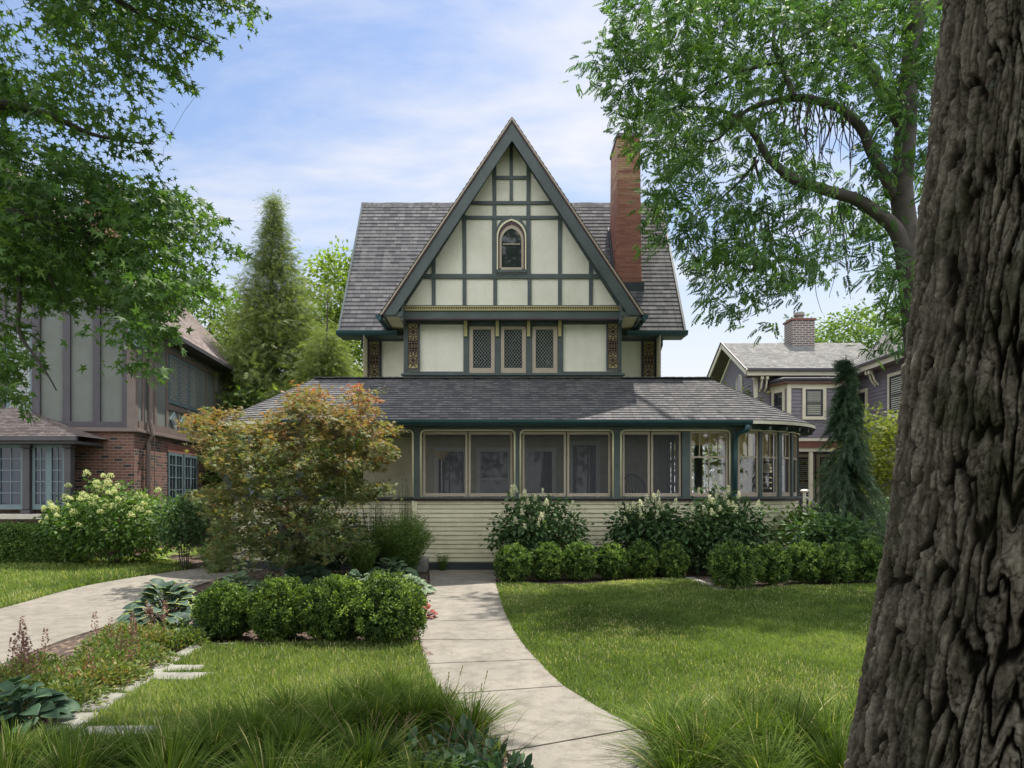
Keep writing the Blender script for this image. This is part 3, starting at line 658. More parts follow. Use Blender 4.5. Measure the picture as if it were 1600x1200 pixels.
# gable roof
YBK = 23.3
mb = MB()
for sg in (-1, 1):
    A, B = ((-bx-.05, YBK, bz-.06), (-bx-.05, YV-.06, bz-.06)) if sg < 0 else ((bx+.05, YV-.06, bz-.06), (bx+.05, YBK, bz-.06))
    Cc, D = ((ax, YV-.06, az), (ax, YBK, az)) if sg < 0 else ((ax, YBK, az), (ax, YV-.06, az))
    mb.courses(A, B, Cc, D, .145, .014)
gr = mb.build('gable_roof', M['shingle'], H)
ns = Vector((az-bz, 0, bx)).normalized()
for sg in (-1, 1):
    a = Vector((0, YV, az)); b = Vector((sg*bx, YV, bz)); d = (b-a).normalized(); nn = Vector((sg*ns.x, 0, ns.z))
    def rk(o0, o1, y0, y1, ext=0):
        # board between perpendicular offsets o0..o1 below the roof line, mitred at the apex and cut level at the foot
        k0 = o0/abs(nn.z)*1.0; k1 = o1/abs(nn.z)
        foot = bz-.02
        def pt(k, z): t = (az-k-z)/(az-bz); return (sg*bx*t, z)
        q = [(0, az-k0), pt(k0, foot), pt(k1, foot), (0, az-k1)]
        return [(x, y0, z) for x, z in q], (0, y1-y0, 0)
    m1 = MB(); m1.prism(*rk(.002, .035, YV-.055, YV+.3)); m1.build('verge_moulding', M['taupe'], gr)
    m2 = MB(); m2.prism(*rk(.037, .062, YV-.04, YV+.28)); m2.build('verge_dark_strip', M['maroon'], gr)  # dark maroon strip under the verge moulding
    m3 = MB(); m3.prism(*rk(.064, .285, YV-.02, YV+.03)); m3.prism(*rk(.262, .292, YV-.035, YV-.021)); m3.build('rake_board', M['green'], gr)
    m4 = MB(); m4.prism(*rk(.064, .09, YV+.032, YG+.4)); m4.build('gable_soffit', M['stucco'], gr)
    # boxed eave return and gutter along the foot
    m5 = MB(); x0, x1 = sg*2.50, sg*(bx-.06)
    m5.box(x0, x1, YV+.0, YV+.03, bz-.05, bz+.06); m5.box(sg*(bx-.09), sg*(bx-.03), YV+.031, YE+.3, bz-.13, bz+.0)
    m5.box(sg*2.48, sg*2.53, YV+.031, YG+.2, bz-.13, bz+.3)
    m5.build('eave_return', M['green'], gr)
    m6 = MB(); m6.add([(sg*2.53, YV+.05, bz-.045), (sg*(bx-.1), YV+.05, bz-.045), (sg*(bx-.1), YE+.1, bz-.10), (sg*2.53, YE+.1, bz-.10)], [(0,1,2,3)]); m6.build('eave_soffit', M['cream'], gr)
    m7 = MB(); xx = sg*(bx+.02); m7.prism([(xx-sg*.03, YV-.05, bz-.03), (xx+sg*.10, YV-.05, bz-.02), (xx+sg*.09, YV-.05, bz-.08), (xx+sg*.03, YV-.05, bz-.15), (xx-sg*.03, YV-.05, bz-.15)], (0, YE+.35-YV, 0)); m7.build('gutter', M['teal'], gr)
# --- brick chimney on the right slope
Yc0 = 17.75; xc0, xc1 = (962-HX)*Yc0/FOC, (1003-HX)*Yc0/FOC; yc1 = 19.0
ztop = EYE+(HY-214)*Yc0/FOC
mb = MB(); tp = .97
xm = (xc0+xc1)/2; hw = (xc1-xc0)/2
vs = [(xm-hw, Yc0, 6.2), (xm+hw, Yc0, 6.2), (xm+hw, yc1, 6.2), (xm-hw, yc1, 6.2), (xm-hw*.86, Yc0+.0, ztop), (xm+hw*.86, Yc0, ztop), (xm+hw*.86, yc1-.05, ztop), (xm-hw*.86, yc1-.05, ztop)]
mb.add(vs, [(0,3,2,1), (4,5,6,7), (0,1,5,4), (1,2,6,5), (2,3,7,6), (3,0,4,7)])
ch = mb.build('chimney', M['chimney'], mr, autouv=True)
mb = MB(); mb.box(xm-hw*.93, xm+hw*.93, Yc0-.04, yc1, ztop, ztop+.09); mb.build('chimney_cap', mat('cap_stone', (.12, .11, .12), .9), ch)
zf = ZME+(Yc0-YE)*(ZR-ZME)/(YR-YE)
mb = MB(); mb.box(xc0-.08, xc1+.05, Yc0-.06, Yc0-.002, zf-.1, zf+.16)
mb.beam((xc0-.02, Yc0-.02, zf+.02), (xc0-.02, yc1, zf+.02+(yc1-Yc0)*(ZR-ZME)/(YR-YE)), .2, .04, (1, 0, 0))
mb.build('flashing', mat('flashing_metal', (.03, .04, .05), .5), ch)

# ---- furniture on the porch
def chair(name, label, loc, rz, rocker=True, m=M['black']):
    t = thing(name, label, 'chair', loc); t.rotation_euler.z = rz
    b = MB(); b.box(-.26, .26, -.24, .24, .42, .45); b.build('seat', m, t, world=False)
    b = MB()
    for x in (-.24, .24): b.tube([(x, .24, .40), (x, .34, 1.15)], .018, 6)
    for z in (.6, .72, .84, .96, 1.08): b.box(-.24, .24, .25+.1*(z-.4)/.75, .265+.1*(z-.4)/.75, z-.035, z+.035)
    b.build('backrest', m, t, world=False)
    for x in (-.24, .24):
        for y in (-.22, .24): b = MB(); b.tube([(x, y, .43), (x, y, .05)], .02, 6); b.build('leg', m, t, world=False)
        b = MB(); b.box(x-.03, x+.03, -.26, .28, .66, .685); b.tube([(x, -.22, .43), (x, -.22, .66)], .016, 6); b.build('armrest', m, t, world=False)
        if rocker: b = MB(); b.tube([(x, -.42, .09), (x, -.2, .03), (x, .1, .02), (x, .4, .07), (x, .55, .13)], .018, 6); b.build('rocker', m, t, world=False)
    return t
chair('rocking_chair', 'black ladder-back rocking chair inside the rounded sun room', ((1180-HX)*15.9/FOC, 15.9, .95), R(200))
chair('rocking_chair', 'second black rocking chair, seen edge-on at the far right of the sun room', ((1228-HX)*16.6/FOC, 16.6, .95), R(110))
def wicker(label, loc, rz):
    t = thing('wicker_chair', label, 'chair', loc); t.rotation_euler.z = rz; m = mat('dark_wicker', (.03, .03, .035), .7)
    b = MB(); b.lathe((0, 0, .38), [(.27, 0), (.29, .03), (.28, .06)], 18); b.build('seat', m, t, world=False)
    b = MB()
    for k in range(13): a = PI*k/12; r = .3; b.tube([(r*math.cos(a)*.9, r*math.sin(a)*.7+.02, .42), (r*math.cos(a), r*math.sin(a)*.9+.08, .75), (r*.8*math.cos(a), r*math.sin(a)+.14, .78+.32*math.sin(a))], .008, 4)
    b.tube([(.3*.8*math.cos(PI*k/16), .3*math.sin(PI*k/16)+.14, .78+.32*math.sin(PI*k/16)) for k in range(17)], .02, 6); b.build('backrest', m, t, world=False)
    for k in range(4): a = PI/4+PI/2*k; b = MB(); b.tube([(.22*math.cos(a), .22*math.sin(a), .4), (.26*math.cos(a), .26*math.sin(a), 0)], .016, 5); b.build('leg', m, t, world=False)
wicker('round-backed dark wicker chair behind the third screened bay', ((996-HX)*16/FOC, 16.0, .95), R(10))
t = thing('floor_lamp', 'tall floor lamp with cone shade behind the first screened bay', 'lamp', ((690-HX)*15.8/FOC, 15.8, .95))
b = MB(); b.lathe((0, 0, 0), [(.14, 0), (.13, .02), (.02, .04)], 14); b.build('base', M['white'], t, world=False)
b = MB(); b.tube([(0, 0, .03), (0, 0, 1.45)], .014, 8); b.build('pole', M['white'], t, world=False)
b = MB(); b.lathe((0, 0, 1.42), [(.05, 0), (.2, .18), (.19, .18), (.04, 0)], 18); b.build('lamp_shade', M['reed'], t, world=False)
t = thing('side_table', 'small pale table behind the second pane of the porch screens', 'table', ((760-HX)*15.7/FOC, 15.7, .95))
b = MB(); b.box(-.35, .35, -.25, .25, .62, .66); b.build('table_top', M['white'], t, world=False)
for x in (-.3, .3):
    for y in (-.2, .2): b = MB(); b.box(x-.02, x+.02, y-.02, y+.02, 0, .62); b.build('leg', M['white'], t, world=False)
# ------------------------------------------------------------------ half-timbered neighbour on the left
NL = thing('half_timbered_house', 'grey stucco and dark timber house with brick ground floor at the left edge', 'house', (-11, 19, 0))
e1 = Vector((1, .10, 0)).normalized(); e2 = Vector((-.10, 1, 0)).normalized(); O = Vector((-9.39, 17.5, 0))
def L(u, v, z): return O+e1*u+e2*v+Vector((0, 0, z))
def uq(px): return (px-210)*17.5/FOC
def fz(py, Y=17.4): return EYE+(HY-py)*Y/FOC
def lbox(mb, u0, u1, v0, v1, z0, z1):
    return mb.add([L(u, v, z) for z in (z0, z1) for u, v in ((u0, v0), (u1, v0), (u1, v1), (u0, v1))], [(0,3,2,1), (4,5,6,7), (0,1,5,4), (1,2,6,5), (2,3,7,6), (3,0,4,7)])
VE = 9.4
mb = MB(); lbox(mb, -7, 0, 0, VE, 0, 3.13); mb.build('brick_wall', M['brick'], NL, autouv=True)
mb = MB(); pf = [L(-7.2, .03, 3.1), L(.03, .03, 3.1), L(.03, .03, 5.9), L(-3.6, .03, 10.0), L(-7.2, .03, 5.9)]; mb.prism(pf, e2*(VE-.1)); mb.build('stucco_wall', M['grey_stucco'], NL)
mb = MB(); lbox(mb, -7.3, .10, -.10, VE, 3.13, 3.2); lbox(mb, -7.3, .07, -.06, VE, 3.2, 3.235); mb.build('belt_course', M['timber_sunlit'], NL, bevel=.01)
mb = MB()
for a, b in ((60, 72), (105, 116), (149, 160), (192, 207)): lbox(mb, uq(a), uq(b), -.03, .04, 3.27, 5.9+max(0, .9*(-uq(b))))
lbox(mb, -7.1, uq(207), -.028, .04, 3.24, 3.38); lbox(mb, -7, uq(60), -.032, .04, fz(515)-.0, fz(500)); lbox(mb, -7, uq(60), -.032, .04, fz(470), fz(458))
lbox(mb, uq(12), uq(22), -.03, .04, 3.38, 6.6); lbox(mb, -7, uq(60), -.026, .04, fz(690), fz(676))
mb.build('front_timbers', M['timber'], NL, bevel=.006)
mb = MB(); lbox(mb, uq(200), .045, -.035, .12, 3.24, 5.8)
vs_ = [(.35, .5), (1.1, 1.25), (1.9, 2.05), (4.35, 4.5), (5.2, 5.32), (6.0, 6.12), (6.8, 6.92), (7.6, 7.72), (8.4, 8.52)]
for a, b in vs_: lbox(mb, .0, .06, a, b, 3.4, 5.55)
lbox(mb, 0, .064, .12, VE, 3.24, 3.42); lbox(mb, 0, .062, 2.05, VE, 3.93, 4.08); lbox(mb, 0, .07, .12, VE, 5.5, 5.62)
mb.build('side_timbers', M['timber_sunlit'], NL)
for k in range(3):          # diamonds below the side windows
    v0 = 2.12+k*.78; mb = MB(); cz = 3.67; r1, r2 = (.28, .24), (.14, .12)
    mb.prism([L(.035, v0+.32, cz-r1[1]), L(.035, v0+.32+r1[0]*.9, cz), L(.035, v0+.32, cz+r1[1]), L(.035, v0+.32-r1[0]*.9, cz)], e1*.04)
    mb.build('diamond_panel', M['blue_frame'], NL)
    mb = MB(); mb.prism([L(.06, v0+.32, cz-r2[1]), L(.06, v0+.32+r2[0], cz), L(.06, v0+.32, cz+r2[1]), L(.06, v0+.32-r2[0], cz)], e1*.025); mb.build('diamond_inset', M['grey_stucco'], NL)
def lat(mb, pt, u0, u1, z0, z1, d=.16, off=None):
    "diamond leading on a window; pt(u, z) gives points"
    w_, h_ = u1-u0, z1-z0; s_ = 1.5
    k = -int(w_*s_/d)-2
    while k*d < h_:
        for fl in (0, 1):
            p = [0, k*d]; q = [w_, k*d+w_*s_]
            if p[1] < 0: p = [(-k*d)/s_, 0]
            if q[1] > h_: q = [(h_-k*d)/s_, h_]
            if q[0] > p[0]+.01 and p[0] < w_:
                a, b = (p[0], q[0]) if not fl else (w_-p[0], w_-q[0])
                mb.beam(pt(u0+a, z0+p[1]), pt(u0+b, z0+q[1]), .012, .01, off or (0, -1, 0))
        k += 1
for k in range(3):
    v0, v1 = 2.12+k*.78, 2.12+k*.78+.68; z0, z1 = 4.12, 5.48
    n = MB(); lbox(n, .03, .07, v0, v0+.07, z0, z1); lbox(n, .03, .07, v1-.07, v1, z0, z1); lbox(n, .03, .07, v0+.07, v1-.07, z0, z0+.08); lbox(n, .03, .07, v0+.07, v1-.07, z1-.08, z1)
    f = n.build('side_window', M['blue_frame'], NL); g = MB(); lbox(g, .035, .045, v0+.07, v1-.07, z0+.08, z1-.08); g.build('pane', M['glass'], f)
    l = MB(); lat(l, lambda u, z: L(.055, u, z), v0+.08, v1-.08, z0+.09, z1-.09, .15, e1); l.build('lead_lattice', M['came'], f)
    if k < 2: m_ = MB(); lbox(m_, 0, .06, v1+.01, v1+.09, 3.4, 5.5); m_.build('window_post', M['timber_sunlit'], NL)
# side brick window
for k in range(2):
    v0 = 2.15+k*1.2; v1 = v0+1.1; z0, z1 = 1.35, 2.75; n = MB(); 
    lbox(n, .004, .03, v0, v0+.08, z0, z1); lbox(n, .004, .03, v1-.08, v1, z0, z1); lbox(n, .004, .03, v0+.08, v1-.08, z1-.08, z1); lbox(n, .004, .03, v0+.08, v1-.08, z0, z0+.08)
    lbox(n, .005, .027, (v0+v1)/2-.05, (v0+v1)/2+.05, z0+.08, z1-.08)
    for q in (.27, .73): v = v0+(v1-v0)*q; lbox(n, .006, .024, v-.014, v+.014, z0+.08, z1-.08)
    for q in (1, 2, 3): z = z0+(z1-z0)*q/4; lbox(n, .007, .023, v0+.08, v1-.08, z-.014, z+.014)
    f = n.build('casement_window', M['blue_frame'], NL); g = MB(); lbox(g, .002, .012, v0+.08, v1-.08, z0+.08, z1-.08); g.build('pane', M['glass'], f)
mb = MB(); lbox(mb, .003, .02, 2.1, 4.5, 2.76, 2.98); mb.build('brick_lintel', mat('soldier_brick', (.22, .09, .07), .9, .2, 12, .003, 60), NL)
# front windows upstairs
for a, b, zb, zt in ((-40, 11, 676, 516), (23, 61, 676, 516), (-10, 11, 458, 400), (23, 36, 458, 415)):
    u0, u1, z0, z1 = uq(a), uq(b), fz(zb), fz(zt); n = MB()
    lbox(n, u0, u0+.06, -.02, .03, z0, z1); lbox(n, u1-.06, u1, -.02, .03, z0, z1); lbox(n, u0+.06, u1-.06, -.02, .03, z0, z0+.06); lbox(n, u0+.06, u1-.06, -.02, .03, z1-.06, z1)
    f = n.build('front_window', M['blue_frame'], NL); g = MB(); lbox(g, u0+.06, u1-.06, -.002, .02, z0+.06, z1-.06); g.build('pane', glassmat('sky_tint_glass', (.14, .18, .22), spec=1.0), f)  # pale base colour stands in for reflected sky
    l = MB(); lat(l, lambda u, z: L(u, -.008, z), u0+.07, u1-.07, z0+.07, z1-.07, .13); l.build('lead_lattice', M['came'], f)
# roof with overhang, bargeboard, gutter
zE, zT, uE, uT = 5.90, 10.25, .42, -3.6
mb = MB(); mb.courses(L(uE, -.5, zE), L(uE, VE+.3, zE), L(uT, VE+.3, zT), L(uT, -.5, zT), .13, .012); mb.courses(L(2*uT-uE, VE+.3, zE), L(2*uT-uE, -.5, zE), L(uT, -.5, zT), L(uT, VE+.3, zT), .13, .012)
rf = mb.build('roof', M['shingle_dark'], NL)
mb = MB()
for sgn, ue in ((1, uE), (-1, 2*uT-uE)): mb.beam(L(ue, -.47, zE-.16), L(uT, -.47, zT-.2), .30, .05, -e2)
mb.build('bargeboard', M['timber'], rf)
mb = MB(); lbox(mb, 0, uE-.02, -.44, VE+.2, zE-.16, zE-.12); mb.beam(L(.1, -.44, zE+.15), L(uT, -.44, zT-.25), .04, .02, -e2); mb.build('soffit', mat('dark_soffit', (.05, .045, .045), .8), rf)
mb = MB(); lbox(mb, uE-.02, uE+.1, -.5, VE+.3, zE-.12, zE-.01); mb.build('gutter', M['timber'], rf)
mb = MB(); lbox(mb, .0, .34, -.36, -.04, 5.45, 5.74); lbox(mb, -.05, .28, -.3, -.04, 5.2, 5.44); mb.build('eave_bracket', M['blue_frame'], NL)
mb = MB(); mb.tube([L(.14, .62, 5.75), L(.13, .62, 3.5), L(.2, .62, 3.1), L(.09, .62, 2.9), L(.09, .62, .2)], .055, 8); mb.tube([L(.12, .85, 5.75), L(.12, .86, 3.3), L(.14, .88, 3.0), L(.12, .95, .2)], .012, 5); mb.build('downspout', M['timber_sunlit'], NL)
mb = MB(); lbox(mb, uT+.1, uT+1.0, 4.8, 5.8, 8.6, 11.2); lbox(mb, uT+.04, uT+1.06, 4.74, 5.86, 11.2, 11.35); mb.build('chimney', M['chimney'], rf, autouv=True)
# sun porch with hipped roof on the front
mb = MB(); A, B, Cc, D = (-16, 16.3, 2.93), (-10.05, 16.3, 2.93), (-12.65, 17.45, 3.9), (-16, 17.2, 3.9)
mb.courses(A, B, Cc, D, .12, .012); mb.courses(B, (-10.0, 17.45, 2.93), Cc, Cc, .12, .012); sp = mb.build('sun_porch_roof', M['shingle_dark'], NL)
mb = MB(); mb.box(-16, -10.05, 16.22, 16.3, 2.83, 2.93); mb.box(-16, -10.12, 16.301, 17.4, 2.76, 2.83); mb.build('sun_porch_eave', M['timber'], sp)
yb_ = 16.6
def sxx(px): return (px-HX)*yb_/FOC
def szz(py): return EYE+(HY-py)*yb_/FOC
mb = MB(); mb.box(-16, sxx(114), yb_-.03, 17.35, szz(694), 2.78); mb.build('sun_porch_frieze', M['timber'], NL)
for a, b in ((-60, -48), (38, 49), (103, 113)):
    mb = MB(); mb.box(sxx(a), sxx(b), yb_-.07, yb_+.1, szz(796), szz(701)); mb.box(sxx(a)-.03, sxx(b)+.03, yb_-.1, yb_+.12, szz(700), szz(694)); mb.box(sxx(a)-.03, sxx(b)+.03, yb_-.1, yb_+.12, szz(803), szz(797)); mb.build('column', M['timber'], NL, bevel=.006)
for a, b in ((-46, 37), (50, 102)):
    x0, x1, z0, z1 = sxx(a), sxx(b), szz(796), szz(694); n = MB(); xm_ = (x0+x1)/2
    for q0, q1 in ((x0, x0+.07), (xm_-.07, xm_+.07), (x1-.07, x1)): n.box(q0, q1, yb_, yb_+.05, z0, z1)
    for q0, q1 in ((x0+.07, xm_-.07), (xm_+.07, x1-.07)):
        n.box(q0, q1, yb_, yb_+.05, z0, z0+.12); n.box(q0, q1, yb_, yb_+.05, z1-.08, z1)
        for k in range(1, 5): z = z0+.12+(z1-z0-.2)*k/5; n.box(q0, q1, yb_+.01, yb_+.045, z-.011, z+.011)
        xx = (q0+q1)/2; n.box(xx-.011, xx+.011, yb_+.012, yb_+.043, z0+.12, z1-.08)
    f = n.build('french_window', M['blue_frame'], NL); g = MB(); g.box(x0+.05, x1-.05, yb_+.03, yb_+.04, z0+.1, z1-.05); g.build('pane', glassmat('blue_glass', (.02, .03, .055), spec=.3), f)
mb = MB(); mb.box(-16, sxx(112), yb_-.16, yb_+.2, szz(811), szz(803)); mb.build('stone_sill', M['limestone'], NL, bevel=.01)
mb = MB(); mb.box(-16, sxx(111), yb_-.04, 17.4, 0, szz(811)-.002); mb.build('sun_porch_wall', M['brick'], NL, autouv=True)

# ------------------------------------------------------------------ lilac clapboard neighbour on the right
NR = thing('clapboard_house', 'lilac clapboard house with cream trim and grey roof beyond the right side', 'house', (11, 26, 0))
mb = MB(); Y0, Y1, Xg, Xw = 25.7, 30.9, 8.9, 12.6
mb.courses((Xg, Y0, 0), (Xw, Y0, 0), (Xw, Y0, 6.0), (Xg, Y0, 6.0), .13, .018)
mb.courses((Xg, Y1, 0), (Xg, Y0, 0), (Xg, Y0, 5.85), (Xg, Y1, 5.85), .13, .018)
mb.courses((Xg, Y1, 5.85), (Xg, Y0, 5.85), (Xg, 28.3, 7.35), (Xg, 28.3, 7.35), .13, .018)
mb.courses((Xw, Y0, 0), (Xw, 18, 0), (Xw, 18, 6.0), (Xw, Y0, 6.0), .13, .018)
mb.courses((Xw, 18, 0), (18, 18, 0), (18, 18, 6.0), (Xw, 18, 6.0), .13, .018)
bp = [(9.45, 25.7), (9.78, 24.9), (11.72, 24.9), (12.1, 25.7)]
for (xa, ya), (xb, yb2) in zip(bp, bp[1:]): mb.courses((xa, ya, 3.3), (xb, yb2, 3.3), (xb, yb2, 5.42), (xa, ya, 5.42), .13, .018)
mb.build('clapboard_wall', M['lilac'], NR)
xo, zo, zr_ = 8.45, 6.04, 7.62
mb = MB(); mb.courses((xo, 25.3, zo), (14, 25.3, zo), (14, 28.3, zr_), (xo, 28.3, zr_), .14, .012); mb.courses((14, 31.3, zo), (xo, 31.3, zo), (xo, 28.3, zr_), (14, 28.3, zr_), .14, .012)
mb.courses((12.17, 25.35, zo), (12.17, 17.6, zo), (15.2, 17.6, 8.1), (15.2, 28.6, 8.1), .14, .012)
mb.courses((18, 17.6, zo), (18, 29, zo), (15.2, 29, 8.1), (15.2, 17.6, 8.1), .14, .012)
rr = mb.build('roof', M['shingle_grey'], NR)
mb = MB()
mb.beam((xo-.02, 25.3, zo-.10), (xo-.02, 28.3, zr_-.1), .2, .04, (-1, 0, 0)); mb.beam((xo-.02, 31.3, zo-.10), (xo-.02, 28.3, zr_-.1), .2, .04, (-1, 0, 0))
mb.box(xo, 12.2, 25.27, 25.31, zo-.22, zo-.06); mb.box(12.14, 12.18, 17.6, 25.3, zo-.22, zo-.06)
mb.build('fascia', M['trim_cream'], rr)
mb = MB(); mb.box(xo, 12.2, 25.18, 25.3, zo-.06, zo+.02); mb.box(12.05, 12.16, 17.6, 25.2, zo-.06, zo+.02); mb.beam((xo-.05, 25.3, zo+.02), (xo-.05, 28.3, zr_+.02), .05, .05, (-1, 0, 0)); mb.beam((xo-.05, 31.3, zo+.02), (xo-.05, 28.3, zr_+.02), .05, .05, (-1, 0, 0)); mb.build('gutter', M['timber'], rr)
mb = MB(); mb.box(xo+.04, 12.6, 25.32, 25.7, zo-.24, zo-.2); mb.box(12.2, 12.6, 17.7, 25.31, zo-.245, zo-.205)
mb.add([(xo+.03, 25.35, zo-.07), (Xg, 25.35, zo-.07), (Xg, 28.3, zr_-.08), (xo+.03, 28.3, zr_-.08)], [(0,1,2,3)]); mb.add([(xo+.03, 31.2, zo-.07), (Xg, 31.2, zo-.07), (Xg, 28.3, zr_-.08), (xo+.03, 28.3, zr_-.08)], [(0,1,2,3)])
mb.build('soffit', mat('dark_mauve_soffit', (.10, .08, .085), .8), rr)  # dark mauve soffit boards
mb = MB()
for x, y in ((8.88, 25.68), (Xw, 25.66), (9.78, 24.88), (11.72, 24.88)): mb.box(x-.07, x+.07, y-.05, y+.02, .2 if x > 12 or x < 9 else 3.3, 5.85 if x > 12 or x < 9 else 5.42)
mb.box(9.72, 11.78, 24.84, 24.87, 5.3, 5.46); mb.beam((9.42, 25.68, 5.38), (9.75, 24.86, 5.38), .16, .04, (-1, -.4, 0)); mb.beam((Xg-.02, 25.7, 5.72), (Xg-.02, 28.3, 7.22), .12, .04, (-1, 0, 0)); mb.beam((Xg-.02, 30.9, 5.72), (Xg-.02, 28.3, 7.22), .12, .04, (-1, 0, 0))
mb.build('corner_boards', M['trim_cream'], NR)
mb = MB(); q = [(9.2, 25.72), (9.6, 24.68), (11.9, 24.68), (12.4, 25.72)]; mb.prism([(x, y, 5.58) for x, y in q], (0, 0, .06)); mb.add([(x, y, 5.64) for x, y in q]+[(9.7, 25.7, 5.85), (11.9, 25.7, 5.85)], [(0,1,4), (1,2,5,4), (2,3,5)]); mb.prism([(x*.985+.16, y+.06, 5.5) for x, y in q], (0, 0, .08)); mb.build('bay_roof', M['timber'], NR)
mb = MB(); mb.prism([(x*.99+.1, y+.05, 5.47) for x, y in q], (0, 0, .03)); mb.build('red_moulding', M['redband'], NR)
for bx_ in (9.02, 11.2, 12.35):
    mb = MB()
    if bx_ < 12:
        for dx_ in (0, .18): mb.tube([(bx_+dx_, 25.66, 5.3), (bx_+dx_, 25.5, 5.4), (bx_+dx_, 25.42, 5.62), (bx_+dx_, 25.38, 5.78)], .035, 6); mb.box(bx_+dx_-.05, bx_+dx_+.05, 25.33, 25.45, 5.7, 5.83)
    else:
        for dy_ in (0, .2): mb.tube([(12.55, 24.1+dy_, 5.3), (12.42, 24.1+dy_, 5.45), (12.36, 24.1+dy_, 5.62), (12.26, 24.1+dy_, 5.78)], .035, 6); mb.box(12.2, 12.32, 24.05+dy_, 24.15+dy_, 5.68, 5.83)
    mb.build('eave_bracket', M['trim_cream'], NR)
def rwin(pt, nrm, w_, z0, z1, name='sash_window', blind=True):
    "pt(t) walks along the wall in metres, window between t=0 and w_"
    n = MB(); nv = Vector(nrm)
    def bar(t0, t1, za, zb_, d0, d1, B_):
        q = [pt(t0)+nv*d0, pt(t1)+nv*d0, pt(t1)+nv*d1, pt(t0)+nv*d1]; B_.add([Vector((p.x, p.y, z)) for z in (za, zb_) for p in q], [(0,1,2,3), (7,6,5,4), (0,4,5,1), (1,5,6,2), (2,6,7,3), (3,7,4,0)])
    t = .11
    for a in ((-t, 0, z0-t, z1+t), (w_, w_+t, z0-t, z1+t), (0, w_, z1, z1+t), (0, w_, z0-t, z0)): bar(*a, .0, .05, n)
    f = n.build(name, M['trim_cream'], NR)
    s_ = MB(); zm = (z0+z1)/2
    for a in ((0, .05, z0, z1), (w_-.05, w_, z0, z1), (.05, w_-.05, z0, z0+.06), (.05, w_-.05, z1-.05, z1), (.05, w_-.05, zm-.03, zm+.03)): bar(*a, .0, .035, s_)
    s_.build('sash', M['timber'], f)
    g = MB(); bar(.04, w_-.04, z0+.04, z1-.04, .004, .015, g); g.build('pane', M['glass'], f)
    if blind:
        b_ = MB(); z = z1-.08
        while z > z0+.1: bar(.07, w_-.07, z-.035, z, .016, .02, b_); z -= .07
        b_.build('blind', M['blind'], f)
rwin(lambda t: Vector((10.36+t, 24.88, 0)), (0, -1, 0), .62, 4.3, 5.26)
dv = Vector((.33, -.8, 0)).normalized(); rwin(lambda t: Vector((9.47, 25.62, 0))+dv*(t+.12), (-.92, -.38, 0), .42, 4.2, 5.2, blind=False)
rwin(lambda t: Vector((Xw-.02, 23.4-t, 0)), (-1, 0, 0), .95, 4.2, 5.45); rwin(lambda t: Vector((Xw-.02, 25.5-t, 0)), (-1, 0, 0), .5, 4.3, 5.2, blind=False)
mb = MB(); pts_ = [(Xg-.03, 27.75, 5.5), (Xg-.03, 27.75, 5.9)]+[(Xg-.03, 27.45+.3*math.cos(a), 5.9+.28*math.sin(a)) for a in [PI*k/8 for k in range(1, 8)]]+[(Xg-.03, 27.15, 5.9), (Xg-.03, 27.15, 5.5), (Xg-.03, 27.75, 5.5)]
mb.tube(pts_, .05, 4); f = mb.build('attic_window', M['trim_cream'], NR); g = MB(); g.prism(pts_[:-1], (-.02, 0, 0)); g.build('pane', M['glass'], f)
# porch of the right house
mb = MB(); mb.box(9.0, 12.58, 23.3, 25.68, 3.32, 3.42); mb.box(9.05, 12.58, 23.38, 23.5, 2.98, 3.1); mb.build('side_porch_roof', M['trim_cream'], NR)
mb = MB(); mb.box(9.02, 12.58, 23.34, 23.6, 3.1, 3.32); mb.build('porch_frieze', M['redband'], NR)
for x in (9.95, 10.9, 11.9): mb = MB(); mb.box(x-.06, x+.06, 23.4, 23.52, .8, 2.98); mb.build('porch_post', M['trim_cream'], NR, bevel=.01)
mb = MB(); mb.box(9.0, 12.58, 23.3, 25.68, 0, .8); mb.build('side_porch_base', M['lilac'], NR)
for x in (10.2, 11.2): rwin(lambda t, x=x: Vector((x+t, 25.66, 0)), (0, -1, 0), .7, 1.2, 2.9)
mb = MB(); mb.box(11.1, 12.0, 27.9, 28.7, 7.3, 8.45); c_ = mb.build('chimney', M['brick_far'], rr, autouv=True); mb = MB(); mb.box(11.05, 12.05, 27.85, 28.75, 8.45, 8.52); mb.build('chimney_cap', M['redband'], c_)
mb = MB(); mb.lathe((11.5, 28.2, 8.52), [(.2, 0), (.16, .1), (.22, .16), (.2, .28)], 12); mb.build('chimney_pot', M['stone'], c_)
t = thing('newel_post', 'white newel post with round cap and sloping handrail right of the sun room', 'railing', ((1257-HX)*19/FOC, 19, 0))
b = MB(); b.box(-.035, .035, -.035, .035, 0, 1.62); b.build('post', M['white'], t, world=False, bevel=.01); b = MB(); b.lathe((0, 0, 1.62), [(.035, 0), (.10, .03), (.11, .06), (.08, .08), (.02, .09)], 16); b.build('cap', M['white'], t, world=False); b = MB(); b.beam((.05, 0, 1.5), (1.1, -.3, .7), .06, .05, (0, 0, 1)); b.beam((.05, 0, .9), (1.1, -.3, .2), .05, .04, (0, 0, 1)); b.build('handrail', M['white'], t, world=False)

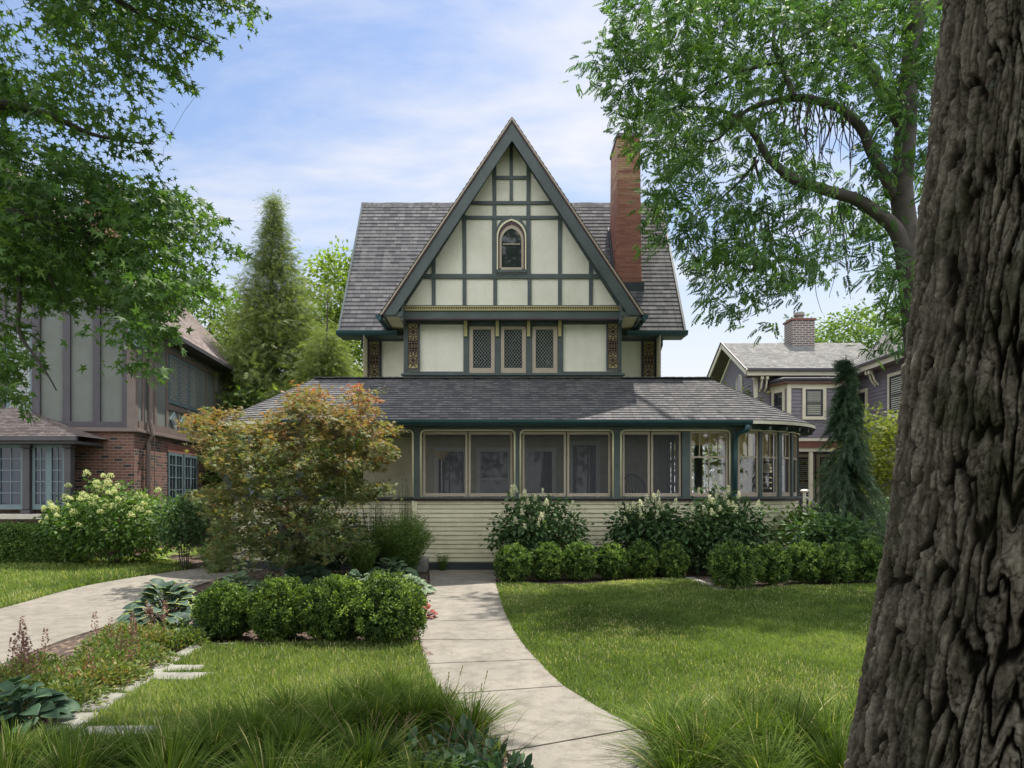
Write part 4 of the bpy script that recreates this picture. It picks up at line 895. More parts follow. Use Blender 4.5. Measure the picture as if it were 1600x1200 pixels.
# ------------------------------------------------------------------ ground
def sheet(name, pts, z, m, kind='structure', thick=0):
    mb = MB()
    if thick: mb.prism([(x, y, z-thick) for x, y in pts], (0, 0, thick))
    else: mb.add([(x, y, z) for x, y in pts], [tuple(range(len(pts)))])
    return tag(mb.build(name, m), kind=kind)
def gp(*pp): return [tuple(G(x, y)[:2]) for x, y in pp]
def chaikin(p, n=2, closed=False):
    for _ in range(n):
        q = [p[0]]
        for a, b in zip(p, p[1:]): q += [(a[0]*.75+b[0]*.25, a[1]*.75+b[1]*.25), (a[0]*.25+b[0]*.75, a[1]*.25+b[1]*.75)]
        p = q+[p[-1]]
    return p
tag(MB().add([(-400, -60, -.012), (400, -60, -.012), (400, 600, -.012), (-400, 600, -.012)], [(0,1,2,3)]).build('ground', M['turf']), kind='structure')
sheet('planting_bed', [(-14, -1), (14, -1), (14, 24), (-14, 24)], -.004, M['soil'])
# front path: matched left/right edge points, True = a joint between slabs
PL = [((671, 892), (775, 892), 1), ((672, 912), (775, 914), 0), ((667, 936), (782, 938), 1), ((658, 956), (788, 957), 0), ((655, 973), (796, 973), 1), ((655, 988), (803, 988), 0), ((655, 1003), (812, 1002), 1), ((658, 1022), (825, 1019), 0), ((664, 1041), (839, 1034), 1),
      ((674, 1064), (858, 1055), 0), ((690, 1090), (881, 1076), 1), ((733, 1132), (932, 1108), 0), ((790, 1180), (997, 1143), 1), ((905, 1250), (1080, 1190), 0), ((1060, 1340), (1210, 1255), 1), ((1260, 1450), (1420, 1350), 0), ((1500, 1600), (1700, 1480), 1)]
pl = [(G(*a), G(*b), j) for a, b, j in PL]
mb = MB(); sec = []; 
for i, (a, b, j) in enumerate(pl):
    sec.append((a, b))
    if j and len(sec) > 1:
        d0 = ((sec[1][0]+sec[1][1])-(sec[0][0]+sec[0][1])).normalized()*.010; d1 = ((sec[-1][0]+sec[-1][1])-(sec[-2][0]+sec[-2][1])).normalized()*.010
        s2 = [(sec[0][0]+d0, sec[0][1]+d0)]+sec[1:-1]+[(sec[-1][0]-d1, sec[-1][1]-d1)]
        loop = [p[0] for p in s2]+[p[1] for p in s2[::-1]]; mb.prism([(p.x, p.y, -.02) for p in loop], (0, 0, .045)); sec = [(a, b)]
tag(mb.build('path', M['concrete'], bevel=.004), kind='structure')
pathL = [(a.x, a.y) for a, b, j in pl]; pathR = [(b.x, b.y) for a, b, j in pl]
# driveway
dtop = chaikin(gp((-420, 1060), (-120, 985), (0, 953), (60, 936), (120, 919), (190, 906), (250, 897), (300, 890), (345, 884)))
dbot = chaikin(gp((-600, 1300), (-100, 1085), (0, 1040), (100, 1000), (190, 973), (250, 940), (320, 910), (400, 893), (470, 884)))
mb = MB(); n_ = len(dtop); cuts = [0, .16, .33, .5, .66, .83, 1]
def rs(p, k):
    p = np.array(p); d = np.r_[0, np.cumsum(np.hypot(*np.diff(p, axis=0).T))]; t_ = np.linspace(0, d[-1], k); return np.c_[np.interp(t_, d, p[:, 0]), np.interp(t_, d, p[:, 1])]
dt, db = rs(dtop, 61), rs(dbot, 61)
for k in range(0, 60, 10):
    a = dt[k:k+11].copy(); b_ = db[k:k+11].copy(); g_ = .012
    a[0] += (a[1]-a[0])*g_; b_[0] += (b_[1]-b_[0])*g_
    loop = list(a)+list(b_[::-1]); mb.prism([(x, y, -.02) for x, y in loop], (0, 0, .035))
tag(mb.build('driveway', M['concrete']), kind='structure')
# lawns
bedR = chaikin(gp((776, 914), (790, 911), (850, 916), (905, 917), (960, 911), (1020, 906), (1072, 906), (1095, 912), (1125, 924), (1165, 924), (1230, 917), (1300, 917), (1372, 914), (1500, 912), (1700, 915)))
lawnR = [p for p in pathR[1:]][::-1]+bedR+[(14, 12.3), (14, .5), (pathR[-1][0]+.2, .5)]
lawnR = [(x-.004, y) for x, y in lawnR[:len(pathR)-1]]+lawnR[len(pathR)-1:]
sheet('lawn', lawnR, .006, M['turf'])
lawnN = chaikin(gp((300, 1014), (420, 1011), (540, 1010), (654, 1007)))+[(x+.006, y) for x, y in pathL[7:13]]+gp((500, 1500), (-200, 1500), (-150, 1220), (60, 1152))+chaikin(gp((105, 1122), (160, 1088), (222, 1062), (270, 1030), (300, 1014)))
sheet('lawn', lawnN, .006, M['turf'])
lawnF = [tuple(p) for p in dt[:55]]+gp((300, 883), (240, 874), (170, 872), (60, 877), (0, 878), (-300, 880))
sheet('lawn', lawnF, .006, M['turf'])
# stones
def slab(name, pts, z, label, cat, group=None, h=.05, wob=.01):
    mb = MB(); P_ = gp(*pts); z += .012; mb.prism([(x, y, z-h) for x, y in P_], (0, 0, h)); o = mb.build(name, M['stone'], bevel=.012); return tag(o, label, cat, group)
sts = [[(300, 1013), (318, 1016), (290, 1032), (268, 1030)], [(266, 1031), (288, 1034), (250, 1060), (220, 1062)], [(218, 1063), (247, 1062), (205, 1088), (165, 1086)], [(163, 1088), (202, 1091), (160, 1118), (108, 1120)], [(106, 1122), (156, 1121), (120, 1150), (60, 1150)]]
for i, s_ in enumerate(sts): slab('edging_stone', s_, .03, ['pale flat edging stone at the back corner of the near left lawn', 'second edging stone from the back along the astilbe bed', 'middle edging stone beside the two stepping stones', 'long edging stone fourth from the back of the bed edge', 'nearest edging stone, half hidden by long grass'][i], 'stone', 'stones edging the astilbe bed')
slab('stepping_stone', [(262, 1046), (320, 1046), (316, 1054), (250, 1056)], .035, 'upper of the two flat stepping stones set in the near left lawn', 'stone')
slab('stepping_stone', [(246, 1058), (335, 1058), (300, 1070), (222, 1069)], .035, 'lower of the two flat stepping stones set in the near left lawn', 'stone')
slab('stepping_stone', [(135, 1144), (252, 1143), (240, 1158), (120, 1160)], .035, 'long pale stone slab among the grass at bottom left', 'stone')
bedge = gp((1070, 905), (1084, 905), (1108, 914), (1132, 923), (1122, 926), (1098, 917)); mb = MB(); mb.prism([(x, y, -.01) for x, y in bedge], (0, 0, .05)); tag(mb.build('edging_stone', M['stone'], bevel=.01), 'curved stone strip edging the bed beside the large round boxwood', 'stone')
mb = MB()
for (a0, a1) in (((302, 1010), (652, 1006)),): 
    A_, B_ = G(*a0), G(*a1); mb.beam((A_.x, A_.y, .012), (B_.x, B_.y, .012), .06, .035, (0, 0, 1))
tag(mb.build('edging_strip', M['stone']), 'thin stone strip between the near boxwoods and the lawn', 'edging')
a_ = G(656, 893); mb = MB(); mb.box(a_.x-.42, a_.x+.17, a_.y-.28, a_.y+.5, 0, .30); o = mb.build('stone_step', M['stone'], bevel=.03); tag(o, 'low rough stone block at the left end of the path by the siding', 'stone block')
a_ = G(200, 869); mb = MB(); mb.box(a_.x-.25, a_.x+.28, a_.y, a_.y+.4, 0, .24); tag(mb.build('planter_box', mat('tan_clay', (.32, .24, .15), .8), bevel=.015), 'low tan planter box under the lime-flowered hydrangea', 'planter')
# ------------------------------------------------------------------ foliage tools (numpy)
def rg(seed): return np.random.default_rng(seed)
def vnoise(p, seed=0):
    p = np.asarray(p, float); i = np.floor(p).astype(np.int64); f = p-i; f = f*f*(3-2*f); o = 0
    for a in (0, 1):
        for b in (0, 1):
            for c in (0, 1):
                h = (i[..., 0]+a)*374761393+(i[..., 1]+b)*668265263+(i[..., 2]+c)*2147483647+seed*974634777
                h = (h ^ (h >> 13))*1274126177; h = (h ^ (h >> 16)) & 0xffff
                o = o+(h/65535.0)*(f[..., 0] if a else 1-f[..., 0])*(f[..., 1] if b else 1-f[..., 1])*(f[..., 2] if c else 1-f[..., 2])
    return o
def fbm(p, n=4, seed=0): return sum(vnoise(np.asarray(p)*2**k, seed+k)*.5**k for k in range(n))/(2-.5**(n-1))
def np_mesh(name, V, faces, val, m, parent=None, smooth=False):
    V = np.asarray(V, np.float32); me = bpy.data.meshes.new(name); me.vertices.add(len(V)); me.vertices.foreach_set('co', V.ravel())
    nl = sum(f.size for f in faces); npol = sum(len(f) for f in faces)
    me.loops.add(nl); me.polygons.add(npol)
    me.loops.foreach_set('vertex_index', np.concatenate([f.ravel() for f in faces]).astype(np.int32))
    tot = np.concatenate([np.full(len(f), f.shape[1], np.int32) for f in faces]); st = np.r_[0, np.cumsum(tot)[:-1]].astype(np.int32)
    me.polygons.foreach_set('loop_start', st); me.update(calc_edges=True)
    if val is not None: me.attributes.new('v', 'FLOAT', 'POINT').data.foreach_set('value', np.asarray(val, np.float32))
    if smooth: me.polygons.foreach_set('use_smooth', np.ones(npol, bool))
    me.materials.append(m); o = bpy.data.objects.new(name, me); C.objects.link(o)
    if parent is not None: o.parent = parent
    return o
def unit(a): return a/np.maximum(np.linalg.norm(a, axis=-1, keepdims=True), 1e-9)
def scatter(tv, tf, pos, d, n, s, val, tval=None):
    "copies of a template (y = along the leaf, z = its face) at pos"
    d = unit(d); n = n-d*(n*d).sum(-1, keepdims=True); n = unit(n); x = np.cross(d, n)
    s = np.broadcast_to(np.asarray(s, float).reshape(-1, 1), (len(pos), 1)) if np.ndim(s) else np.full((len(pos), 1), s)
    V = pos[:, None, :]+s[:, None, :]*(tv[None, :, 0:1]*x[:, None]+tv[None, :, 1:2]*d[:, None]+tv[None, :, 2:3]*n[:, None])
    k = len(tv); off = (np.arange(len(pos))*k)[:, None, None]
    F = [(f[None]+off).reshape(-1, f.shape[1]) for f in tf]
    vv = np.repeat(val[:, None], k, 1)
    if tval is not None: vv = np.clip(vv+tval[None, :], 0, 1)
    return V.reshape(-1, 3), F, vv.ravel()
class LB:
    "leaf batch"
    def __init__(s): s.V = []; s.F = {}; s.v = []; s.n = 0
    def add(s, V, F, v):
        s.V.append(V); s.v.append(v)
        for f in F: s.F.setdefault(f.shape[1], []).append(f+s.n)
        s.n += len(V)
    def build(s, name, m, parent=None): return np_mesh(name, np.concatenate(s.V), [np.concatenate(x) for x in s.F.values()], np.concatenate(s.v), m, parent)
T_OV = (np.array([(0,0,0), (-.26,.35,.05), (-.2,.72,.03), (0,1,-.06), (.2,.72,.03), (.26,.35,.05), (0,.5,-.02)], float), [np.array([(0,6,2,1), (6,3,2,6), (0,5,4,6), (6,4,3,6)])[:, :4]])
T_OV = (T_OV[0], [np.array([(0,6,2,1), (0,5,4,6)]), np.array([(6,3,2), (6,4,3)])])
T_DI = (np.array([(0,0,0), (-.3,.5,.04), (0,1,0), (.3,.5,.04)], float), [np.array([(0,3,2,1)])])
def maple_t():
    vs = [(0, .3, 0), (0, 0, 0)]; ang = [-125, -62, 0, 62, 125]; ln = [.42, .72, .82, .72, .42]
    notch = [-160, -92, -30, 30, 92, 160]; nr = [.18, .24, .27, .27, .24, .18]; cx, cy = 0, .3
    N_ = [(cx+r*math.sin(R(a)), cy+r*math.cos(R(a)), 0) for a, r in zip(notch, nr)]; T_ = [(cx+l*math.sin(R(a)), cy+l*math.cos(R(a)), -.10*l) for a, l in zip(ang, ln)]
    v = [(0, .3, .03)]+N_+T_; f = [(0, 1+k, 7+k, 2+k) for k in range(5)]; return np.array(v, float), [np.array(f)]
T_MA = maple_t()
def compound_t(pairs=5, ll=.36, wd=.085):
    v, f = [], []
    def leaf(p, a, L_):
        b = len(v); c, s = math.cos(a), math.sin(a)
        for (x, y, z) in ((0,0,0), (-wd, L_*.42, .0), (0, L_, -.16), (wd, L_*.42, .0)): v.append((p[0]+c*x+s*y, p[1]-s*x+c*y, p[2]+z))
        f.append((b, b+3, b+2, b+1))
    for k in range(pairs):
        y = .12+.76*k/pairs; z = -.25*y*y
        leaf((.01, y, z), R(56+4*(k%2)), ll*(.8+.1*k/pairs)); leaf((-.01, y+.03, z-.02), -R(60), ll*(.75+.1*k/pairs))
    leaf((0, .85, -.2), 0, ll); return np.array(v, float), [np.array(f)]
T_CO = compound_t()
def needle_t(n=16, ln=.22, flat=True, seed=1):
    r_ = rg(seed); v, f = [], []
    for k in range(n):
        y = (k+.5)/n; sd = 1 if k % 2 else -1; a = R(48)+r_.normal()*.15; L_ = ln*(1.05-.5*y); z = 0 if flat else r_.normal()*.08
        b = len(v); dx_, dy_ = sd*math.sin(a), math.cos(a); w_ = .022
        for (q, ww) in ((0, 1), (1, .2)): v.append((dx_*L_*q-dy_*w_*ww, y+dy_*L_*q+dx_*w_*ww, z*q-.1*y*y)); v.append((dx_*L_*q+dy_*w_*ww, y+dy_*L_*q-dx_*w_*ww, z*q-.1*y*y))
        f.append((b, b+1, b+3, b+2))
    return np.array(v, float), [np.array(f)]
T_ND = needle_t()
LM = {}
def G3(a, b, c): return [(0, a), (.5, b), (1, c)]
LM['maple'] = leafmat('maple_leaf', G3((0.038,0.084,0.030), (0.074,0.155,0.041), (0.135,0.230,0.054)), .42)
LM['ash'] = leafmat('ash_leaf', G3((0.035,0.084,0.032), (0.068,0.149,0.043), (0.135,0.243,0.057)), .42)
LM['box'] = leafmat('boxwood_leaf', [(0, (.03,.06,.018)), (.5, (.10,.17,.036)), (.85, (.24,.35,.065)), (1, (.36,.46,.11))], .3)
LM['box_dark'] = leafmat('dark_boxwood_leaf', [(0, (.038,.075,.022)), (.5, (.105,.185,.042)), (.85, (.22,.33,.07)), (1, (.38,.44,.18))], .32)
LM['hyd'] = leafmat('hydrangea_leaf', G3((.030,.066,.028), (.060,.12,.045), (.13,.21,.075)), .32)
LM['hydlime'] = leafmat('bright_hydrangea_leaf', G3((.035,.08,.02), (.075,.15,.032), (.14,.23,.05)), .35)
LM['flower'] = leafmat('cream_petal', G3((.45,.50,.28), (.66,.68,.45), (.78,.76,.60)), .3, (1, 1, .8))
LM['lime'] = leafmat('lime_petal', G3((.38,.46,.16), (.58,.64,.26), (.72,.72,.44)), .3, (1, 1, .7))
LM['jmap'] = leafmat('bronze_maple_leaf', [(0, (.075,.13,.06)), (.35, (.13,.18,.065)), (.6, (.20,.18,.07)), (.85, (.27,.16,.07)), (1, (.32,.10,.07))], .42, (1.3, 1.15, .6))
LM['gmap'] = leafmat('golden_maple_leaf', G3((0.077,0.121,0.022), (0.154,0.198,0.033), (0.286,0.286,0.055)), .45)
LM['spruce'] = leafmat('spruce_needle', G3((.022,.048,.026), (.042,.082,.042), (.085,.145,.07)), .15)
LM['hem'] = leafmat('hemlock_needle', G3((.09,.13,.04), (.15,.20,.065), (.25,.31,.10)), .35)
LM['bgt'] = leafmat('background_leaf', G3((0.052,0.098,0.026), (0.098,0.176,0.039), (0.195,0.286,0.058)), .42)
LM['bgy'] = leafmat('yellow_green_leaf', G3((.09,.15,.03), (.16,.24,.04), (.26,.34,.06)), .5)
LM['fern'] = leafmat('feathery_leaf', G3((.07,.13,.035), (.14,.23,.055), (.24,.34,.10)), .4)
LM['yew'] = leafmat('yew_needle', G3((.018,.045,.018), (.036,.075,.028), (.07,.12,.04)), .2)
LM['hosta'] = leafmat('blue_hosta_leaf', [(0, (.035,.075,.06)), (.45, (.075,.13,.10)), (.55, (.24,.32,.08)), (1, (.44,.48,.18))], .25)
LM['hosta_pale'] = leafmat('pale_hosta_leaf', [(0, (.05,.10,.05)), (.4, (.11,.18,.10)), (.6, (.38,.45,.30)), (1, (.60,.65,.48))], .25)
LM['hosta_green'] = leafmat('green_hosta_leaf', [(0, (0.034,0.072,0.042)), (.5, (0.060,0.120,0.066)), (1, (0.180,0.288,0.144))], .25)
LM['limepl'] = leafmat('lime_plant_leaf', G3((0.120,0.200,0.030), (0.250,0.360,0.050), (0.420,0.480,0.090)), .3)
LM['ast'] = leafmat('astilbe_leaf', [(0, (.07,.12,.03)), (.5, (.14,.20,.05)), (.75, (.24,.22,.07)), (1, (.26,.13,.07))], .3)
LM['plume'] = leafmat('astilbe_plume', G3((.12,.06,.05), (.20,.10,.08), (.28,.16,.12)), .2, (1, .8, .8))
LM['coral'] = leafmat('coral_bells_leaf', G3((.22,.05,.04), (.36,.10,.05), (.45,.22,.08)), .3, (1, .8, .6))
LM['grass'] = leafmat('lawn_grass', [(0, (.062,.105,.020)), (.45, (.135,.200,.046)), (.75, (.225,.285,.085)), (1, (.42,.39,.22))], .40)
LM['tuft'] = leafmat('long_grass', [(0, (.032,.065,.010)), (.5, (.085,.145,.020)), (.85, (.17,.24,.045)), (1, (.42,.38,.18))], .42, rough=.7, spec=.15)
LM['weed'] = leafmat('weed_leaf', G3((0.023,0.052,0.029), (0.046,0.091,0.049), (0.091,0.182,0.065)), .25)
LM['seed'] = mat('dry_seed_head', (.20, .13, .09), .9, .3, 20)
LM['dry'] = leafmat('dry_bush_twig', G3((.10,.06,.05), (.18,.11,.09), (.26,.17,.13)), .1)

def grow(name, limbs, targets, rtip=.006, m=None, parent=None, seed=0, sag=.12, wob=.12, seg=5, step=.35):
    """limbs: list of (points, radii). Every target gets a twig from the nearest point of the skeleton grown so far.
    returns mesh object and twig end directions"""
    r_ = rg(seed); mb = MB(); nodes = []; rads = []
    for pts, rad in limbs:
        pts = np.array([tuple(p) for p in pts]); k = np.linspace(0, 1, len(pts)); n = max(len(pts)*4, 8); t = np.linspace(0, 1, n)
        # smooth resample
        q = np.c_[[np.interp(t, k, pts[:, i]) for i in range(3)]].T
        for _ in range(2): q[1:-1] = (q[:-2]+2*q[1:-1]+q[2:])/4
        rr = np.interp(t, np.linspace(0, 1, len(rad)), rad); L_ = np.linalg.norm(q[-1]-q[0])
        q[1:-1] += (fbm(q[1:-1]*1.3+seed, 2, seed)[:, None]-.5)*.12*min(1, L_/3)
        mb.tube(q, list(rr), 9 if rr[0] > .06 else seg); nodes.append(q[1:]); rads.append(rr[1:])
    nodes = np.concatenate(nodes); rads = np.concatenate(rads)
    T = np.asarray(targets); d0 = np.array([np.min(np.linalg.norm(nodes-t, axis=1)) for t in T]); order = np.argsort(d0); dirs = np.zeros_like(T)
    for i in order:
        t = T[i]; dd = np.linalg.norm(nodes-t, axis=1); j = int(np.argmin(dd+.0)); a = nodes[j]; D = dd[j]
        mid = (a+t)/2+np.array([r_.normal()*wob*D, r_.normal()*wob*D, sag*D+abs(r_.normal())*.05*D])
        n = max(2, int(D/step)+1); s_ = np.linspace(0, 1, n+1)[:, None]; q = (1-s_)**2*a+2*s_*(1-s_)*mid+s_**2*t
        r0 = min(rads[j]*.75, rtip*(1+1.6*D)); rr = np.linspace(r0, rtip*.5, n+1); mb.tube(q, list(rr), 4 if r0 < .03 else 6, cap=False)
        nodes = np.concatenate([nodes, q[1:]]); rads = np.concatenate([rads, rr[1:]]); dirs[i] = q[-1]-q[-2]
    o = mb.build(name, m or M['bark'], parent, smooth=True)
    return o, unit(dirs)
def crown(T, dirs, tmpl, per, spread, size, seed=0, droop=.3, vb=None, up=.8, vsig=.2, back=.5, flat=.6, tval=None):
    "leaves in sprays round the twig ends"
    r_ = rg(seed); n = len(T); P_ = np.repeat(T, per, 0); D = np.repeat(dirs, per, 0)
    off = r_.normal(size=P_.shape)*spread; off[:, 2] *= flat; P_ = P_+off-D*np.abs(r_.normal(size=(len(P_), 1)))*spread*back
    d = unit(off+D*spread*.8+r_.normal(size=P_.shape)*spread*.5); d[:, 2] -= droop
    nn = r_.normal(size=P_.shape)*.55; nn[:, 2] += up
    base = (vb if vb is not None else fbm(T*.9, 3, seed)); base = np.repeat(base, per)
    v = np.clip(base+r_.normal(size=len(P_))*vsig, 0, 1)
    if np.ndim(size): size = np.repeat(size, per)
    return scatter(*tmpl, P_, d, nn, size*(.65+.6*r_.random(len(P_))), v, tval)
def sprays(T, D, tmpl, per, L_, rad, size, seed=0, droop=.3, vsig=.15, up=.8, vb=None):
    "leaves set along the last stretch of every twig, so the crown breaks into sprays with gaps"
    r_ = rg(seed); D = unit(D); n = len(T); u = np.repeat(r_.random(n)*.0, per)+r_.random(n*per)**.8; Ls = np.repeat(L_*(.6+.7*r_.random(n)), per); P0 = np.repeat(T, per, 0); Dd = np.repeat(D, per, 0)
    off = r_.normal(size=P0.shape)*rad*(.35+u)[:, None]; off[:, 2] *= .55; P_ = P0-Dd*(u*Ls)[:, None]+off; P_[:, 2] += (u*(1-u)*Ls*.25)
    d = unit(Dd*.8+off/rad*.6+r_.normal(size=P_.shape)*.35); d[:, 2] -= droop; nn = r_.normal(size=P_.shape)*.5; nn[:, 2] += up
    base = np.repeat(vb if vb is not None else fbm(T*.9, 3, seed)+r_.normal(size=n)*.10, per); v = np.clip(base+r_.normal(size=len(P_))*vsig, 0, 1)
    return scatter(*tmpl, P_, d, nn, size*(.6+.7*r_.random(len(P_))), v)
def inpoly(x, y, poly):
    c = np.zeros(len(x), bool); n = len(poly); j = n-1
    for i in range(n):
        xi, yi = poly[i]; xj, yj = poly[j]
        c ^= ((yi > y) != (yj > y)) & (x < (xj-xi)*(y-yi)/(yj-yi+1e-12)+xi); j = i
    return c
def sample_poly(poly, n, r_):
    p = np.array(poly); lo, hi = p.min(0), p.max(0); o = np.zeros((0, 2))
    while len(o) < n:
        q = lo+(hi-lo)*r_.random((n*3, 2)); o = np.concatenate([o, q[inpoly(q[:, 0], q[:, 1], poly)]])
    return o[:n]
def topts(px, Y):
    return np.c_[(px[:, 0]-HX)*Y/FOC, Y, EYE+(HY-px[:, 1])*Y/FOC]

# ------------------------------------------------------------------ left street maple
r_ = rg(11)
polys = [
 ([(-60,-60),(385,-60),(402,5),(345,12),(352,60),(366,86),(330,92),(345,146),(300,142),(268,128),(240,158),(214,155),(196,128),(180,85),(160,60),(135,30),(100,0),(60,-10),(-60,0)], 210),
 ([(-60,0),(20,20),(45,60),(30,75),(-60,90)], 26), ([(88,0),(138,0),(150,70),(172,125),(175,152),(142,132),(112,85)], 34),
 ([(-60,85),(28,108),(88,112),(118,128),(162,142),(180,172),(210,186),(268,200),(272,222),(242,262),(226,252),(192,212),(150,202),(122,216),(92,192),(42,212),(58,240),(18,260),(-60,262)], 150),
 ([(-60,258),(108,248),(178,268),(238,302),(342,313),(300,334),(362,347),(332,368),(402,396),(348,408),(305,420),(352,448),(382,476),(325,470),(290,488),(300,520),(284,556),(264,520),(254,596),(236,590),(226,545),(206,500),(186,468),(172,495),(102,500),(62,468),(42,478),(10,468),(-60,498)], 620),
 ([(-60,490),(12,520),(18,590),(8,640),(-60,640)], 40), ([(18,590),(58,585),(48,640),(82,678),(56,678),(30,640)], 14), ([(20,480),(70,500),(75,590),(40,580)], 12),
 ([(380,-30),(412,10),(418,30),(400,28),(375,5)], 9)]
Ts = []
for k, (po, n) in enumerate(polys):
    n = int(n*1.05); q = sample_poly(po, n, r_); Y = 5.6+2.2*r_.random(n)+(1.2*vnoise(np.c_[q/90, np.zeros(n)], 3)); Ts.append(topts(q, Y))
T = np.concatenate(Ts)
tb = Vector((-8.6, 7.2, 0))
ml = thing('street_maple', 'tall green maple with star-shaped leaves hanging over the upper left', 'tree', tb)
def pp(*a): return [tuple(P(x, y, Y)) for x, y, Y in a]
limbs = [([(-8.6, 7.2, 0), (-8.55, 7.2, 3), (-8.3, 7.1, 6), (-8.0, 7, 9.5)], [.34, .28, .24, .12]),
         ([(-8.5, 7.2, 3.6)]+pp((-60, 350, 7), (45, 334, 6.8), (95, 352, 6.8), (150, 368, 6.9), (200, 432, 7)), [.16, .10, .07, .05, .035, .012]),
         (pp((95, 352, 6.8), (150, 345, 7), (176, 325, 7.1)), [.04, .02, .01]), (pp((120, 360, 6.8), (190, 395, 7.2), (240, 440, 7.4)), [.035, .02, .008]),
         (pp((-60, 425, 6.6), (28, 415, 6.4), (28, 480, 6.3), (24, 520, 6.3), (55, 560, 6.3), (88, 610, 6.3)), [.035, .026, .02, .016, .012, .006]), (pp((-60, 410, 6.6), (50, 398, 6.5), (80, 440, 6.4), (95, 470, 6.4)), [.03, .02, .012, .006]),
         ([(-8.3, 7.1, 5.6)]+pp((-40, 160, 6.8), (60, 170, 7), (150, 210, 7.2), (240, 225, 7.3)), [.12, .06, .04, .02, .008]),
         ([(-8.2, 7, 7.5)]+pp((-20, -60, 7), (120, -40, 7), (230, 30, 7.2), (330, 70, 7.4)), [.12, .06, .045, .02, .008])]
tr, dd = grow('trunk', limbs, T, .004, M['bark'], None, 5, .1, .12)
sd3 = rg(12); D3 = unit(dd*.35+np.array([.95, .0, -.38])+sd3.normal(size=T.shape)*np.array([.28, .55, .30])); LBt = LB(); LBt.add(*sprays(T, D3, T_MA, 19, .50, .075, .082, 7, .45))
cr_ = LBt.build('crown', LM['maple'])
for o in (tr, cr_): o.parent = ml; o.location = -tb

# ------------------------------------------------------------------ ash tree on the right
grid = """167998789975
589998789986
588887678786
178764412553
028845510352
007832541440
006775454510
003676543530
000467761650
000055210341
000000001331"""
rows = [list(map(int, l)) for l in grid.split('\n')]
r_ = rg(21); q = []
for j in range(-1, len(rows)):
    for i in range(12):
        dn = rows[max(j, 0)][i]; n = int(round(dn*1.75*(1 if j >= 0 else .8)+r_.random()*.6)) if dn > 1 else 0
        q += [(900+50*i+50*r_.random(), 50*j+50*r_.random()) for _ in range(n)]
q = np.array(q); q = q[~((q[:, 0] < 935) & (q[:, 1] < 90))]
Y = 12.4+3.3*r_.random(len(q)); hi = (q[:, 0] < 1010) & (q[:, 1] < 300); Y[hi] = 13.8+2.0*r_.random(hi.sum())
T = topts(q, Y)
ab = Vector(P(1452, 768, 14)); ab.z = 0
ash = thing('ash_tree', 'ash tree with arching limbs and feathery leaves behind the big trunk', 'tree', ab)
limbs = [([(ab.x, 14, 0), (ab.x-.02, 14, 2), tuple(P(1432, 470, 14.00)), tuple(P(1418, 400, 14.00)), tuple(P(1408, 300, 14.00)), tuple(P(1414, 200, 14.00)), tuple(P(1420, 100, 14.00)), tuple(P(1440, -20, 14.00)), tuple(P(1430, -200, 14.56))], [0.392, 0.350, 0.294, 0.238, 0.210, 0.196, 0.168, 0.154, 0.070]),
         (pp((1425, 425, 14.00), (1398, 352, 13.86), (1345, 312, 13.72), (1282, 293, 13.58), (1236, 281, 13.58), (1204, 252, 13.72), (1184, 215, 13.86), (1160, 186, 14.00), (1118, 170, 14.14), (1060, 165, 14.42)), [0.203, 0.142, 0.115, 0.101, 0.101, 0.074, 0.061, 0.047, 0.032, 0.011]),
         (pp((1400, 310, 14.00), (1380, 270, 13.86), (1358, 238, 13.72), (1348, 205, 13.72), (1318, 168, 13.72), (1262, 152, 13.72), (1218, 156, 13.86), (1176, 166, 14.00), (1148, 186, 14.00), (1122, 222, 14.00), (1070, 220, 14.28)), [0.108, 0.108, 0.095, 0.095, 0.081, 0.074, 0.061, 0.047, 0.035, 0.024, 0.011]),
         (pp((1240, 152, 13.72), (1222, 105, 14.00), (1208, 75, 14.28), (1212, 20, 14.56), (1200, -60, 14.70)), [0.068, 0.047, 0.038, 0.030, 0.016]), (pp((1225, 96, 14.00), (1150, 112, 14.42), (1090, 148, 14.70), (1020, 190, 15.26)), [0.038, 0.030, 0.022, 0.009]),
         (pp((1185, 250, 13.72), (1150, 290, 14.00), (1115, 320, 14.28), (1060, 350, 14.84)), [0.032, 0.024, 0.016, 0.007]), (pp((1245, 60, 14.28), (1290, 35, 14.28), (1330, -30, 14.00)), [0.027, 0.061, 0.095]),
         (pp((1436, 20, 14.00), (1465, -5, 14.28), (1480, -60, 14.56)), [0.135, 0.135, 0.108]), (pp((1178, 245, 13.86), (1185, 280, 14.00), (1196, 300, 14.00)), [0.032, 0.022, 0.008]),
         (pp((1412, 200, 14.00), (1330, 60, 15.40), (1180, -30, 18.20), (1060, 20, 21.00), (1000, 60, 22.40)), [0.135, 0.108, 0.081, 0.054, 0.014]),
         (pp((1418, 380, 14.00), (1395, 440, 14.42), (1380, 500, 14.84)), [0.041, 0.027, 0.011])]
